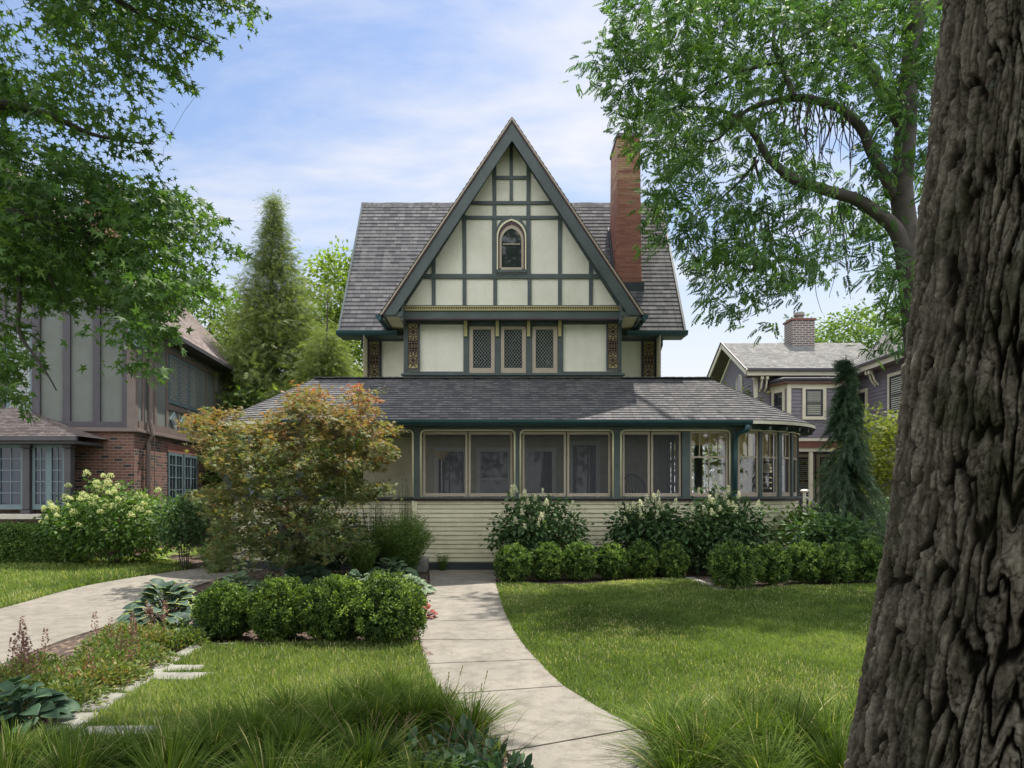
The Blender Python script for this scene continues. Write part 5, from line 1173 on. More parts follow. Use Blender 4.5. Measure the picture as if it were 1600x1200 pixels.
# bare drooping twigs in the arch
r2 = rg(5); bare = []
for k in range(46):
    x0 = 1190+150*r2.random(); y0 = 158+12*r2.random(); Yb = 13.6+.4*r2.random(); h = 50+75*r2.random(); dx = r2.normal()*18
    bare.append((pp((x0, y0, Yb), (x0+dx*.3+8*r2.normal(), y0+h*.4, Yb-.1), (x0+dx*.7+6*r2.normal(), y0+h*.75, Yb), (x0+dx, y0+h, Yb-.05)), [.016, .011, .008, .004]))
for k in range(30):
    x0 = 1150+180*r2.random(); y0 = 300+60*r2.random(); h = 70+90*r2.random(); dx = r2.normal()*25; Yb = 13.9
    bare.append((pp((x0, y0, Yb), (x0+dx*.3+8*r2.normal(), y0+h*.4, Yb), (x0+dx*.7+6*r2.normal(), y0+h*.75, Yb), (x0+dx, y0+h, Yb)), [.012, .010, .007, .004]))
tr, dd = grow('trunk', limbs+bare, T, .007, M['bark'], None, 9, .12, .16)
dd2 = dd.copy(); dd2[:, 2] -= .5
sd3 = rg(13); D3 = unit(dd*.8+np.array([-.35, 0, -.15])+sd3.normal(size=T.shape)*.45); LBt = LB(); LBt.add(*sprays(T, D3, T_CO, 10, .50, .14, .205, 17, .22, up=.75, vsig=.16))
cr_ = LBt.build('crown', LM['ash'])
for o in (tr, cr_): o.parent = ash; o.location = -ab

# ------------------------------------------------------------------ big near trunk
Yt = 2.2
zk = np.array([-.1, .0, .3, .79, 1.19, 1.65, 2.19, 2.69, 3.19, 4.5, 7.0]); xk = np.array([1.53, 1.53, 1.54, 1.55, 1.585, 1.63, 1.665, 1.70, 1.74, 1.82, 1.9]); rk_ = np.array([.70, .64, .52, .442, .408, .385, .372, .355, .34, .31, .22])
nth, nz = 900, 1150
th = np.linspace(0, 2*PI, nth, endpoint=False); zz_ = np.concatenate([np.linspace(-.1, 3.7, nz-60), np.linspace(3.71, 7, 60)]); TH, ZZ = np.meshgrid(th, zz_)
cs_ = np.stack([np.cos(TH), np.sin(TH), ZZ], -1)
warp = fbm(cs_*np.array([2.6, 2.6, 1.1]), 3, 4)-.5; warp2 = fbm(cs_*np.array([9, 9, 5])+7, 4, 14)-.5
def worley(u, v, nu, seed, jit=.9):
    iu, iv = np.floor(u).astype(int), np.floor(v).astype(int); f1 = np.full(u.shape, 9.); f2 = np.full(u.shape, 9.); idn = np.zeros(u.shape)
    for du in (-1, 0, 1):
        for dv in (-1, 0, 1):
            cu, cv = iu+du, iv+dv; h = ((cu % nu)*73856093) ^ (cv*19349663) ^ (seed*83492791); h = (h ^ (h >> 13))*1274126177; a_ = ((h ^ (h >> 16)) & 1023)/1023.; b_ = (((h >> 5) ^ (h >> 19)) & 1023)/1023.
            dd_ = np.hypot(cu+.5+jit*(a_-.5)-u, cv+.5+jit*(b_-.5)-v); m_ = dd_ < f1; f2 = np.where(m_, f1, np.minimum(f2, dd_)); idn = np.where(m_, a_, idn); f1 = np.minimum(f1, dd_)
    return f1, f2, idn
NU = 52
f1, f2, idc = worley(TH/(2*PI)*NU+warp*5.5+warp2*1.5, ZZ/.36+warp2*.9+warp*.8, NU, 3)
g1, g2, idf = worley(TH/(2*PI)*NU*2+warp*11+warp2*3.4, ZZ/.13+warp2*2.5, NU*2, 8)
fine = fbm(np.stack([np.cos(TH)*16, np.sin(TH)*16, ZZ*13], -1), 5, 61)
edge = np.clip((f2-f1-.04)/.14, 0, 1); groove = edge*edge*(3-2*edge); g_e = np.clip((g2-g1)/.16, 0, 1); groove2 = g_e; plate = groove
ufine = fbm(np.stack([np.cos(TH)*40, np.sin(TH)*40, ZZ*18], -1), 4, 71)
h1, h2, idh = worley(TH/(2*PI)*NU*1.5//1*0+TH/(2*PI)*75+warp*8+warp2*2, ZZ/.065+warp2*3+warp*6, 75, 21); g_h = np.clip((h2-h1)/.10, 0, 1)
dsp = .021*groove+.009*groove2*plate+.007*(idc-.5)*plate+.009*(idf-.5)*plate+.006*g_h*plate+.007*(idh-.5)*plate+.008*(fine-.5)+.019*(ufine-.5)+.004*warp
rad = np.interp(ZZ, zk, rk_)*(1+.05*np.sin(3*TH+1)*np.clip(1.2-ZZ, 0, 1))-.035+dsp
V = np.stack([np.interp(ZZ, zk, xk)+rad*np.cos(TH), Yt+rad*np.sin(TH), ZZ], -1).reshape(-1, 3)
idx = np.arange(nth*nz).reshape(nz, nth); F = np.stack([idx[:-1], np.roll(idx, -1, 1)[:-1], np.roll(idx, -1, 1)[1:], idx[1:]], -1).reshape(-1, 4)
def barkmat():
    m, t, b = newmat('furrowed_bark'); at = t.nodes.new('ShaderNodeAttribute'); at.attribute_name = 'v'
    c = ramp(t, at.outputs['Fac'], [(0, (.009,.007,.005)), (.22, (.036,.030,.021)), (.5, (.135,.118,.090)), (1, (.34,.31,.25))])
    c = mmix(t, .55, c, ramp(t, noise(t, 48, 8, .75), [(.36, (.35,.34,.33)), (.64, (1.7,1.7,1.65))]), 'MULTIPLY')
    li = ramp(t, noise(t, 9, 6, .7), [(.62, (0,0,0)), (.70, (1,1,1))]); li = mmix(t, 1, li, ramp(t, noise(t, 40, 4), [(.45, (0,0,0)), (.6, (1,1,1))]), 'MULTIPLY')
    c = mmix(t, li, c, (.16, .20, .16)); mo = ramp(t, noise(t, 3.1, 5, .7), [(.52, (0,0,0)), (.66, (.65,.65,.65))]); c = mmix(t, mo, c, (.045, .055, .022))
    t.links.new(c, b.inputs['Base Color']); b.inputs['Roughness'].default_value = .95; b.inputs['Specular IOR Level'].default_value = .15; bump(t, b, noise(t, 75, 9, .8), .03); return m
bt = thing('street_tree', 'massive furrowed grey-brown tree trunk filling the right edge in front', 'tree', (1.55, Yt, 0))
vv = np.clip(groove*(.42+.14*groove2+.08*g_h)+.2*(idh-.5)*plate+.28*(idc-.5)*plate+.2*(idf-.5)*plate+(fine-.5)*.6+(ufine-.5)*.5, 0, 1).ravel()
tk = np_mesh('trunk', V-np.array([1.55, Yt, 0]), [F], vv, barkmat(), bt, True)
# its crown, above the top of the view: gives the dapples on lawn and path
r_ = rg(33); T = []
while len(T) < 150:
    y = 4.0+5.2*r_.random(); x = -6.5+12.5*r_.random(); z = 1.65+.705*y+.85+1.5*r_.random()
    if vnoise(np.array([[x*.75+3, y*.75, 1.3]]), 77)[0] < .56: continue
    T.append((x, y, z))
while len(T) < 330:
    y = 5.2+3.6*r_.random(); x = -4.2+5.4*r_.random(); z = 1.65+.705*y+.85+1.2*r_.random()
    if vnoise(np.array([[x*.9+3, y*.9, 4.3]]), 78)[0] < .47: continue
    T.append((x, y, z))
T = np.array(T)
limbs = [([(1.9, 2.2, 6.4), (1.0, 4.2, 6.8), (-.2, 6.5, 7.9), (-1.6, 9, 9.3)], [.18, .13, .09, .04]), ([(1.9, 2.2, 6.6), (2.6, 4.6, 7.0), (3.4, 7.5, 8.4), (3.8, 10, 10)], [.16, .12, .08, .04]), ([(1.5, 3.2, 6.6), (-1, 4.6, 6.6), (-3.8, 6.2, 7.2)], [.12, .08, .03])]
tr, dd = grow('branches', limbs, T, .008, M['bark'], None, 13, .1, .15)
LBt = LB(); LBt.add(*crown(T, dd, T_MA, 26, .24, .15, 19, .4)); cr_ = LBt.build('crown', LM['maple'])
for o in (tr, cr_): o.parent = bt; o.location = (-1.55, -Yt, 0)

# ------------------------------------------------------------------ background trees
def bgtree(name, label, cat, px, pyb, Y, w_, h, m, n=420, per=26, spread=.34, size=.16, seed=0, shape='round', tmpl=T_DI, group=None, low=.12, zb=0.0, dep=None):
    c = P(px, HY, Y); r_ = rg(seed); T = []
    dep = dep or w_*.4
    while len(T) < n:
        a = r_.normal(size=3); a /= np.linalg.norm(a); rr = r_.random()**.45
        a = a*rr; z = low*h+(h*(1-low))*(a[2]*.5+.5 if shape != 'cone' else r_.random()**1.45)
        if shape == 'cone': f = max(0, 1-(z/h)*1.01)**1.15+.002; z = min(z, h*.985); f *= .70+.30*((z*1.1)%1.0 < .5)+.12*r_.normal(); ang = 2*PI*r_.random(); q = r_.random()**(.32 if len(T) % 3 else .9); x, y = math.cos(ang)*q*f*w_/2, math.sin(ang)*q*f*dep
        else: x, y = a[0]*w_/2, a[1]*dep
        p = np.array([c.x+x, Y+y, zb+z]); nn = fbm(p[None]*.8, 2, seed)[0]
        if nn < (.40 if shape != 'cone' else .25): continue
        T.append(p)
    T = np.array(T); t = thing(name, label, cat, (c.x, Y, 0), group)
    tr, dd = grow('trunk', [([(c.x, Y, 0), (c.x+.1, Y, h*.35), (c.x-.1, Y, h*.65), (c.x, Y, h*.97)], [h*.016, h*.012, h*.007, .01])], T, .012, M['bark'], None, seed, .05, .08, seg=5, step=1)
    if shape == 'cone': dd[:, 2] = -.1; out_ = T-np.array([c.x, Y, 0]); out_[:, 2] = 0; dd = unit(unit(out_)+np.array([0, 0, -.15]))
    lb = LB(); lb.add(*crown(T, dd, tmpl, per, spread, size if shape != 'cone' else size*(.22+1.25*(1-T[:, 2]/h)), seed+1, .3, vsig=.22)); cr_ = lb.build('crown', m)
    for o in (tr, cr_): o.parent = t; o.location = (-c.x, -Y, 0)
    return t
bgtree('conifer', 'tall narrow-topped conifer between the left house and the gabled house', 'tree', 428, 0, 26, 12.0, 12.6, LM['hem'], 3600, 11, .17, .46, 41, 'cone', needle_t(18, .30, False), low=.06)
bgtree('conifer', 'shorter conifer leaning against the tall one near the porch roof', 'tree', 512, 0, 24, 7.4, 8.6, LM['hem'], 1300, 12, .19, .48, 42, 'cone', needle_t(18, .30, False), low=.04)
bgtree('leafy_tree', 'bright yellow-green tree tucked behind the left edge of the steep roof', 'tree', 540, 0, 30, 5.0, 12.0, LM['bgy'], 560, 24, .40, .22, 43, low=.3)
bgtree('leafy_tree', 'broad green tree rising behind the half-timbered house roof', 'tree', 330, 0, 30, 7.5, 10.4, LM['bgt'], 760, 28, .42, .22, 44, low=.1)
bgtree('leafy_tree', 'dark green tree in the gap beside the half-timbered house wall', 'tree', 385, 0, 24, 4.0, 5.0, LM['bgt'], 380, 26, .34, .18, 45, low=.05)
bgtree('leafy_tree', 'low green tree seen under the left end of the porch eave', 'tree', 520, 0, 21.5, 5.0, 4.6, LM['bgt'], 420, 24, .30, .16, 46, low=.0)
bgtree('leafy_tree', 'green tree rounded above the roof of the clapboard house', 'tree', 1345, 0, 38, 7.6, 11.6, LM['bgt'], 560, 26, .45, .24, 47, low=.35)
bgtree('leafy_tree', 'small round tree top left of the brick chimney of the clapboard house', 'tree', 1252, 0, 40, 2.2, 11.6, LM['bgt'], 120, 24, .3, .22, 48, low=.5)
bgtree('leafy_tree', 'tree seen through the sun room windows behind the house', 'tree', 1130, 0, 27, 6.5, 5.5, LM['ast'], 420, 24, .34, .18, 49, low=.0)
for k, (x, y, h) in enumerate(((-17, -12, 19), (-10, -14, 21), (-3, -12, 20), (4, -13, 22), (11, -12, 20), (19, -13, 20))):
    r_ = rg(80+k); T = r_.normal(size=(260, 3)); T = unit(T)*(r_.random((260, 1))**.4)*np.array([5.0, 2.5, h*.42])+np.array([x, y, h*.55])
    t = thing('street_tree', ['first', 'second', 'third', 'fourth', 'fifth', 'sixth'][k]+' leafy tree in the row across the street behind the viewer', 'tree', (x, y, 0), 'trees across the street')
    tr, dd = grow('trunk', [([(x, y, 0), (x, y, h*.5), (x+.2, y, h*.85)], [.3, .2, .05])], T, .02, M['bark'], None, k, step=2, seg=4)
    lb = LB(); lb.add(*crown(T, dd, T_DI, 30, .7, .55, 90+k, .3)); cr_ = lb.build('crown', LM['bgt'])
    for o in (tr, cr_): o.parent = t; o.location = (-x, -y, 0)

# ------------------------------------------------------------------ bronze Japanese maple
jb = Vector(G(443, 912)); r_ = rg(51); Yj = jb.y
jp = [([(300,650),(335,628),(395,660),(450,625),(490,610),(540,640),(600,640),(590,690),(640,695),(600,735),(560,740),(622,768),(560,790),(585,830),(560,860),(520,870),(500,890),(440,880),(380,890),(335,900),(310,870),(330,820),(285,770),(330,740),(305,690),(270,660)], 800),
      ([(455,612),(500,605),(520,640),(470,650)], 26), ([(560,604),(610,610),(600,625),(565,640),(545,620)], 18), ([(520,610),(560,640),(590,660),(540,670)], 22), ([(600,655),(632,670),(626,700),(585,705),(570,680)], 26), ([(575,770),(610,752),(620,758),(590,785)], 8)]
Ts = []
for po, n in jp:
    q = sample_poly(po, n, r_); u = (q[:, 0]-450)/170; Ts.append(topts(q, Yj-.1+r_.normal(size=n)*.75*np.sqrt(np.clip(1-u*u*.8, .15, 1))))
T = np.concatenate(Ts); T[:, 2] = np.maximum(T[:, 2], .25)
jm = thing('japanese_maple', 'bronze and green leaved Japanese maple in front of the left porch', 'tree', jb)
def jl(*a): return [tuple(P(x, y, Yj+d)) for x, y, d in a]
bx0 = tuple(jb)
limbs = [([bx0]+jl((444, 870, 0), (438, 800, .05), (420, 740, .1), (400, 680, .1)), [.06, .05, .04, .025, .01]), ([bx0]+jl((447, 880, -.05), (470, 820, -.1), (500, 770, -.2), (540, 720, -.2), (590, 690, -.1)), [.06, .05, .035, .025, .018, .008]),
         (jl((440, 860, 0), (410, 820, -.3), (370, 780, -.5), (330, 720, -.5)), [.035, .026, .018, .008]), (jl((445, 840, 0), (450, 760, .3), (470, 690, .4), (480, 640, .3)), [.035, .028, .018, .008]),
         (jl((448, 865, 0), (400, 860, -.5), (350, 870, -.7)), [.03, .018, .006]), (jl((455, 840, 0), (510, 830, -.5), (560, 820, -.5)), [.03, .018, .006]), (jl((520, 740, -.2), (545, 680, -.1), (575, 630, 0)), [.02, .014, .006])]
tr, dd = grow('trunk', limbs, T, .0035, M['bark_grey'], None, 15, .15, .15)
hgt = (T[:, 2]-.3)/3; vb = np.clip(.14+.42*hgt+.55*(fbm(T*1.6, 3, 5)-.35), 0, 1)
sd3 = rg(14); D3 = T-np.array([jb.x, jb.y, 0]); D3[:, 2] = 0; D3 = unit(unit(D3)*1.0+dd*.3+sd3.normal(size=T.shape)*np.array([.5, .5, .12])+np.array([0, 0, .02]))
LBt = LB(); LBt.add(*sprays(T, D3, T_MA, 22, .30, .07, .084, 27, .22, vb=vb+sd3.normal(size=len(T))*.08, vsig=.14, up=1.3)); cr_ = LBt.build('crown', LM['jmap'])
for o in (tr, cr_): o.parent = jm; o.location = -jb

# golden maple + brownish shrub on the right
def shrub(name, label, cat, c, rx, ry, rz, zc, m, n, per, spread, size, tmpl=T_OV, seed=0, stems=7, droop=.2, up=.8, hollow=.35, group=None, flat=.7, noisy=.35, vsig=.2, woody=None, keep=None):
    r_ = rg(seed); T = []
    while len(T) < n:
        a = unit(r_.normal(size=3)); a = a*(hollow+(1-hollow)*r_.random()**.6)*(1+noisy*(fbm((a*2.2+seed)[None], 2, seed)[0]-.5)*2)
        p = np.array([c.x+a[0]*rx, c.y+a[1]*ry, zc+a[2]*rz])
        if p[2] < .06 or (keep and not keep(p)): continue
        T.append(p)
    T = np.array(T); t = thing(name, label, cat, (c.x, c.y, 0), group)
    limbs = []
    for k in range(stems):
        a = 2*PI*k/stems+r_.random(); limbs.append(([(c.x+.06*math.cos(a), c.y+.06*math.sin(a), 0), (c.x+.2*rx*math.cos(a), c.y+.2*ry*math.sin(a), zc*.6), (c.x+.5*rx*math.cos(a), c.y+.5*ry*math.sin(a), zc+.3*rz)], [.012+.006*rz, .010, .005]))
    tr, dd = grow('stems', limbs, T, .003, woody or M['bark'], None, seed, .05, .1, seg=4)
    lb = LB(); lb.add(*crown(T, dd, tmpl, per, spread, size, seed+3, droop, up=up, flat=flat, vsig=vsig)); cr_ = lb.build('leaves', m)
    for o in (tr, cr_): o.parent = t; o.location = (-c.x, -c.y, 0)
    return t, T
c = P(1385, HY, 18); shrub('golden_maple', 'yellow-green Japanese maple between the spruce and the big trunk', 'tree', c, 1.15, 1.0, 1.45, 2.45, LM['gmap'], 330, 20, .16, .095, T_MA, 61, 4, .2, 1.1, .3)
c = P(1405, HY, 16); shrub('low_shrub', 'low dark shrub at the foot of the golden maple by the trunk', 'shrub', c, 1.0, .8, .8, .7, LM['hyd'], 200, 14, .12, .09, T_OV, 62)
# ------------------------------------------------------------------ weeping spruce
sb = P(1322, HY, 13.9); sb.z = 0; r_ = rg(71); t = thing('weeping_spruce', 'narrow dark spruce with drooping branches beside the sun room', 'tree', sb)
H_ = 4.35; mb = MB(); mb.tube([(0, 0, 0), (.03, 0, 1.5), (-.02, 0, 3), (0, 0, H_)], [.07, .055, .035, .008], 7)
Pp, Dd = [], []
for k in range(300):
    z = .25+(H_-.35)*(k/300)**1.0; f = 1-z/H_; ln = (.10+1.05*f**1.15)*(.6+.6*r_.random())*(1.0 if z < 3.6 else .8); a = 2*PI*r_.random(); dr = (.35+.9*f)*(1 if z < 3.7 else -.3)
    n = 7; pts = [np.array([math.cos(a)*ln*s, math.sin(a)*ln*s, z+.10*ln*math.sin(s*PI)-dr*ln*s**1.8]) for s in np.linspace(0, 1, n)]
    mb.tube(pts, list(np.linspace(.012, .003, n)), 4, cap=False)
    for i in range(1, n):
        for q_ in range(7 if z < 3.7 else 3):
            p = pts[i-1]+(pts[i]-pts[i-1])*r_.random(); d = unit(pts[i]-pts[i-1])*1.0+r_.normal(size=3)*.45+np.array([0, 0, -.55]); Pp.append(p); Dd.append(d)
mb.build('trunk', M['bark'], t, world=False)
Pp, Dd = np.array(Pp), np.array(Dd); lb = LB(); lb.add(*scatter(*needle_t(16, .26, False, 3), Pp, Dd, r_.normal(size=Pp.shape)+np.array([0, 0, .5]), .17*(.7+.6*r_.random(len(Pp))), np.clip(fbm(Pp*2, 3, 7)*.8+.1+r_.normal(size=len(Pp))*.18, 0, 1)))
lb.build('crown', LM['spruce'], t)

# ------------------------------------------------------------------ boxwoods
def boxball(label, c, r, h, m, n, seed, group, size=.026, tall=1.0):
    r_ = rg(seed); k = int(n/22); a = unit(r_.normal(size=(k, 3))); lump = 1+.42*(fbm(a*2.2+seed, 3, seed)-.5)+.025*r_.normal(size=k)+.10*(r_.random(k) < .05)
    sq = np.array([1, 1, 1]); cc = a*lump[:, None]*(.86+.14*r_.random((k, 1))); cc[:, 2] = np.where(cc[:, 2] < -.75, -.75, cc[:, 2])
    P0 = np.repeat(cc, 22, 0)*np.array([r, r, h/2])+np.array([0, 0, h*.5]); A = np.repeat(a, 22, 0); P0 = P0+r_.normal(size=P0.shape)*r*.055; P0[:, 2] = np.maximum(P0[:, 2], .02)
    d = A*.8+r_.normal(size=P0.shape)*.7+np.array([0, 0, .35]); nn = A+r_.normal(size=P0.shape)*.6+np.array([0, 0, .3])
    tip = np.repeat(r_.random(k), 22); v = np.clip(.34+.75*(tip-.45)+r_.normal(size=len(P0))*.16+.5*(fbm(P0*5+seed, 2, seed)-.5), 0, 1)
    t = thing('boxwood', label, 'shrub', (c.x, c.y, 0), group)
    mb = MB(); 
    for i in range(9): q = a[i]*np.array([r, r, h*.5])*.75; mb.tube([(0, 0, 0), tuple(q*.4+np.array([0, 0, h*.25])), tuple(q+np.array([0, 0, h*.5]))], [.018, .012, .005], 4)
    mb.build('stems', M['bark'], t, world=False)
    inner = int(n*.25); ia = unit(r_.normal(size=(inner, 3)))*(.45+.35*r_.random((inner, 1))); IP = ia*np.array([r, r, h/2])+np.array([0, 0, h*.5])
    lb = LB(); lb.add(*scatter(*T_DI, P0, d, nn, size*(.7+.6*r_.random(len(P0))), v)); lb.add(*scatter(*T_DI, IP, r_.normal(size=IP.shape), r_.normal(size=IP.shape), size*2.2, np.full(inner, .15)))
    lb.build('leaves', m, t); return t
gN = 'clipped boxwoods beside the near left lawn'
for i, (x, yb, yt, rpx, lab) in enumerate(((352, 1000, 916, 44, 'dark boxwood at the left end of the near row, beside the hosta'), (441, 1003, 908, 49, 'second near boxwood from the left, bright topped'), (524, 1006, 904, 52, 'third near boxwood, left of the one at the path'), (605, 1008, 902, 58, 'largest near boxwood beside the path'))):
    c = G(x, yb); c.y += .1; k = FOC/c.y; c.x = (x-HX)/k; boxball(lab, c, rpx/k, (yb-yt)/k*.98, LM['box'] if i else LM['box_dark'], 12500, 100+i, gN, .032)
gF = 'row of round boxwoods along the house'
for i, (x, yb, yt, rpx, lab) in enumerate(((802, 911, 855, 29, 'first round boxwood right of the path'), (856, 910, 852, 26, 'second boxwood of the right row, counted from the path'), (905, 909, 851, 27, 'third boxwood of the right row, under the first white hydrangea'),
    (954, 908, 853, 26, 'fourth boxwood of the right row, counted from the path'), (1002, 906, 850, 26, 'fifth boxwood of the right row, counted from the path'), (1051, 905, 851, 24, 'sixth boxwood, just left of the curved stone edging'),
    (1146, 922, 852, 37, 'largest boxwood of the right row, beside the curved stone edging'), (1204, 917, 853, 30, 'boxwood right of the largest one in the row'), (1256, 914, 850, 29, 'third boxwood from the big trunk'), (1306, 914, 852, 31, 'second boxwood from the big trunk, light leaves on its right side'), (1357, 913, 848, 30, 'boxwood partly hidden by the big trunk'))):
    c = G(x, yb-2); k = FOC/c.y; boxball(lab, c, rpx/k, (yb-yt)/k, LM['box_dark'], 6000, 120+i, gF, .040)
# clipped hedge on the far left
r_ = rg(140); hx0, hx1, hy0, hy1, hh = -16.5, -9.55, 15.75, 16.5, .82
n = 90000; P0 = np.c_[hx0+(hx1-hx0)*r_.random(n), hy0+(hy1-hy0)*r_.random(n), hh*r_.random(n)]; fc = r_.random(n)
P0[fc < .55, 1] = hy0+.06*r_.normal(size=(fc < .55).sum()); P0[(fc >= .55) & (fc < .85), 2] = hh+.04*r_.normal(size=((fc >= .55) & (fc < .85)).sum()); P0[:, 2] = np.clip(P0[:, 2], .02, 1); P0 += (fbm(P0*3, 2, 3)[:, None]-.5)*.15
b0 = np.array([-13, 16.1, 0]); t = thing('clipped_hedge', 'long clipped dark green hedge under the french windows at the left', 'hedge', tuple(b0))
lb = LB(); lb.add(*scatter(*T_DI, P0-b0, r_.normal(size=P0.shape)+np.array([0, -.3, .5]), r_.normal(size=P0.shape)+np.array([0, -.6, .6]), .048, np.clip(fbm(P0*4, 2, 8)*.7+r_.normal(size=n)*.2, 0, 1))); lb.build('leaves', LM['box_dark'], t)
mb = MB(); 
for k in range(24): x = hx0+.2+(hx1-hx0-.4)*k/23; mb.tube([(x-b0[0], 0, 0), (x-b0[0]+.05, .05, .6)], .015, 4)
mb.build('stems', M['bark'], t, world=False)

# ------------------------------------------------------------------ hydrangeas
def hydrangea(label, px, Y, rx, rz, zc, m, fm, n, nfl, seed, fsize=.12, ry=None, cat='shrub', group=None, name='hydrangea', top=.3):
    c = P(px, HY, Y); c.z = 0; t, T = shrub(name, label, cat, c, rx, ry or rx*.55, rz, zc, m, n, 13, .10, .105, T_OV, seed, 9, .35, .9, .4, group=group, flat=.8)
    r_ = rg(seed+9); out_ = (T-np.array([c.x, c.y, zc]))/np.array([rx, ry or rx*.55, rz]); sc = out_[:, 2]*.8-out_[:, 1]*.6+r_.random(len(T))*.95; pick = np.argsort(-sc)[:nfl]
    lb = LB()
    for i in pick:
        p = T[i]+np.array([0, -.03, .05])+out_[i]*.06; k = 110; u = r_.random(k); ang = 2*PI*r_.random(k); L_ = fsize*(.75+.6*r_.random()); rr = L_*(.42*(1-u*.85) if fm is LM['flower'] else .60*np.sqrt(np.clip(1-u*u, .05, 1)))*np.sqrt(r_.random(k)*.5+.5)
        ax_ = unit(out_[i]*.5+np.array([0, 0, 1])); q = p+u[:, None]*L_*(1.2 if fm is LM['flower'] else .75)*ax_+np.c_[rr*np.cos(ang), rr*np.sin(ang), np.zeros(k)]
        lb.add(*scatter(*T_DI, q-np.array([c.x, c.y, 0]), r_.normal(size=q.shape), np.c_[np.cos(ang), np.sin(ang), np.full(k, .8)]+r_.normal(size=q.shape)*.4, fsize*.24, np.clip(.5+.3*u+r_.normal(size=k)*.25, 0, 1)))
    lb.build('flowers', fm, t); return t
hydrangea('white-flowered hydrangea standing alone against the siding, nearest the path', 840, 13.85, .88, .68, .80, LM['hyd'], LM['flower'], 330, 20, 150, .11)
hydrangea('white-flowered hydrangea in front of the third screened bay', 1012, 13.9, .90, .62, .78, LM['hyd'], LM['flower'], 330, 20, 160, .11)
hydrangea('tallest white-flowered hydrangea, in front of the sash window and downspout', 1132, 13.8, .88, .74, .82, LM['hyd'], LM['flower'], 380, 22, 170, .11)
hydrangea('lime-flowered hydrangea in full bloom by the brick corner', 178, 15.6, 1.45, .80, .98, LM['hydlime'], LM['lime'], 520, 66, 180, .115, 1.0)
c = G(1285, 896); c.y = 12.9; shrub('leafy_shrub', 'dense leafy shrub under the spruce behind the boxwoods', 'shrub', P(1300, HY, 13.3), .78, .5, .55, .62, LM['hyd'], 230, 16, .12, .11, T_OV, 190, 8)
shrub('leafy_shrub', 'light leafy shrub between the sun room wall and the spruce', 'shrub', P(1248, HY, 14.6), .33, .4, .6, .75, LM['fern'], 120, 14, .1, .10, T_OV, 195, 5)
shrub('small_tree', 'small dark multi-stemmed shrub right of the lime-flowered hydrangea', 'shrub', P(287, HY, 14.8), .62, .5, .52, 1.05, LM['hyd'], 160, 14, .1, .09, T_OV, 200, 5)
shrub('dry_bush', 'brownish twiggy bush between the brick wall and the Japanese maple', 'shrub', P(325, HY, 15.5), .75, .5, .8, .8, LM['dry'], 220, 16, .11, .10, needle_t(10, .3, False, 2), 205, 6, woody=M['bark_grey'])
# ------------------------------------------------------------------ upright feathery perennial and yews by the porch
def feathery(name, label, px, pyb, w_, h, n, seed, m, ln=.12, curve=.25, wd=.10):
    c = G(px, pyb); r_ = rg(seed); t = thing(name, label, 'plant', (c.x, c.y, 0)); mb = MB(); Pp, Dd = [], []
    for k in range(n):
        a = 2*PI*r_.random(); q = math.sqrt(r_.random()); x0, y0 = .3*q*w_/2*math.cos(a), .3*q*w_/2*math.sin(a); hh_ = h*(.72+.35*r_.random())*(1-.25*q); x1, y1 = q*w_/2*math.cos(a), q*w_/2*math.sin(a)
        pts = [np.array([x0+(x1-x0)*s**(1+curve), y0+(y1-y0)*s**(1+curve), hh_*s]) for s in np.linspace(0, 1, 6)]; mb.tube(pts, list(np.linspace(.006, .002, 6)), 3, cap=False)
        for i in range(1, 6):
            for j in range(11): s = r_.random(); p = pts[i-1]*(1-s)+pts[i]*s; Pp.append(p); Dd.append(unit(r_.normal(size=3)*np.array([1, 1, .3]))+np.array([0, 0, .55]))
    mb.build('stems', m, t, world=False); Pp, Dd = np.array(Pp), np.array(Dd); tm_ = (T_DI[0]*np.array([wd/.3*.5, 1, 1]), T_DI[1])
    lb = LB(); lb.add(*scatter(*tm_, Pp, Dd, r_.normal(size=Pp.shape), ln*(.6+.6*r_.random(len(Pp))), np.clip(.35+.4*(Pp[:, 2]/h-.4)+r_.normal(size=len(Pp))*.2, 0, 1))); lb.build('leaves', m, t); return t
feathery('feathery_perennial', 'fine-leaved upright green clump in front of the siding left of the path', 628, 900, 1.35, 1.30, 230, 210, LM['fern'])
feathery('feathery_perennial', 'smaller feathery clump behind the Japanese maple lower right', 566, 905, .7, .85, 50, 212, LM['fern'])
feathery('feathery_perennial', 'wispy pale green clump at the end of the driveway', 338, 895, .8, .75, 50, 213, LM['fern'])
feathery('yew', 'dark upright yew left of the corner board, above the feathery clump', 585, 897, .8, 1.75, 60, 214, LM['yew'], .07, .2)
feathery('yew', 'slim dark yew sprigs poking above the sill by the corner board', 632, 897, .35, 1.9, 16, 215, LM['yew'], .07, .1)
feathery('seedling', 'tiny green seedling beside the stone block', 692, 893, .32, .42, 12, 216, LM['fern'], .07)
shrub('backing_shrub', 'added dark shrub behind the Japanese maple, in place of the dark porch void', 'shrub', P(485, HY, 13.75), 1.25, .45, .62, .68, LM['yew'], 330, 22, .10, .075, T_DI, 217, 8)  # added to darken the pale siding seen through the maple
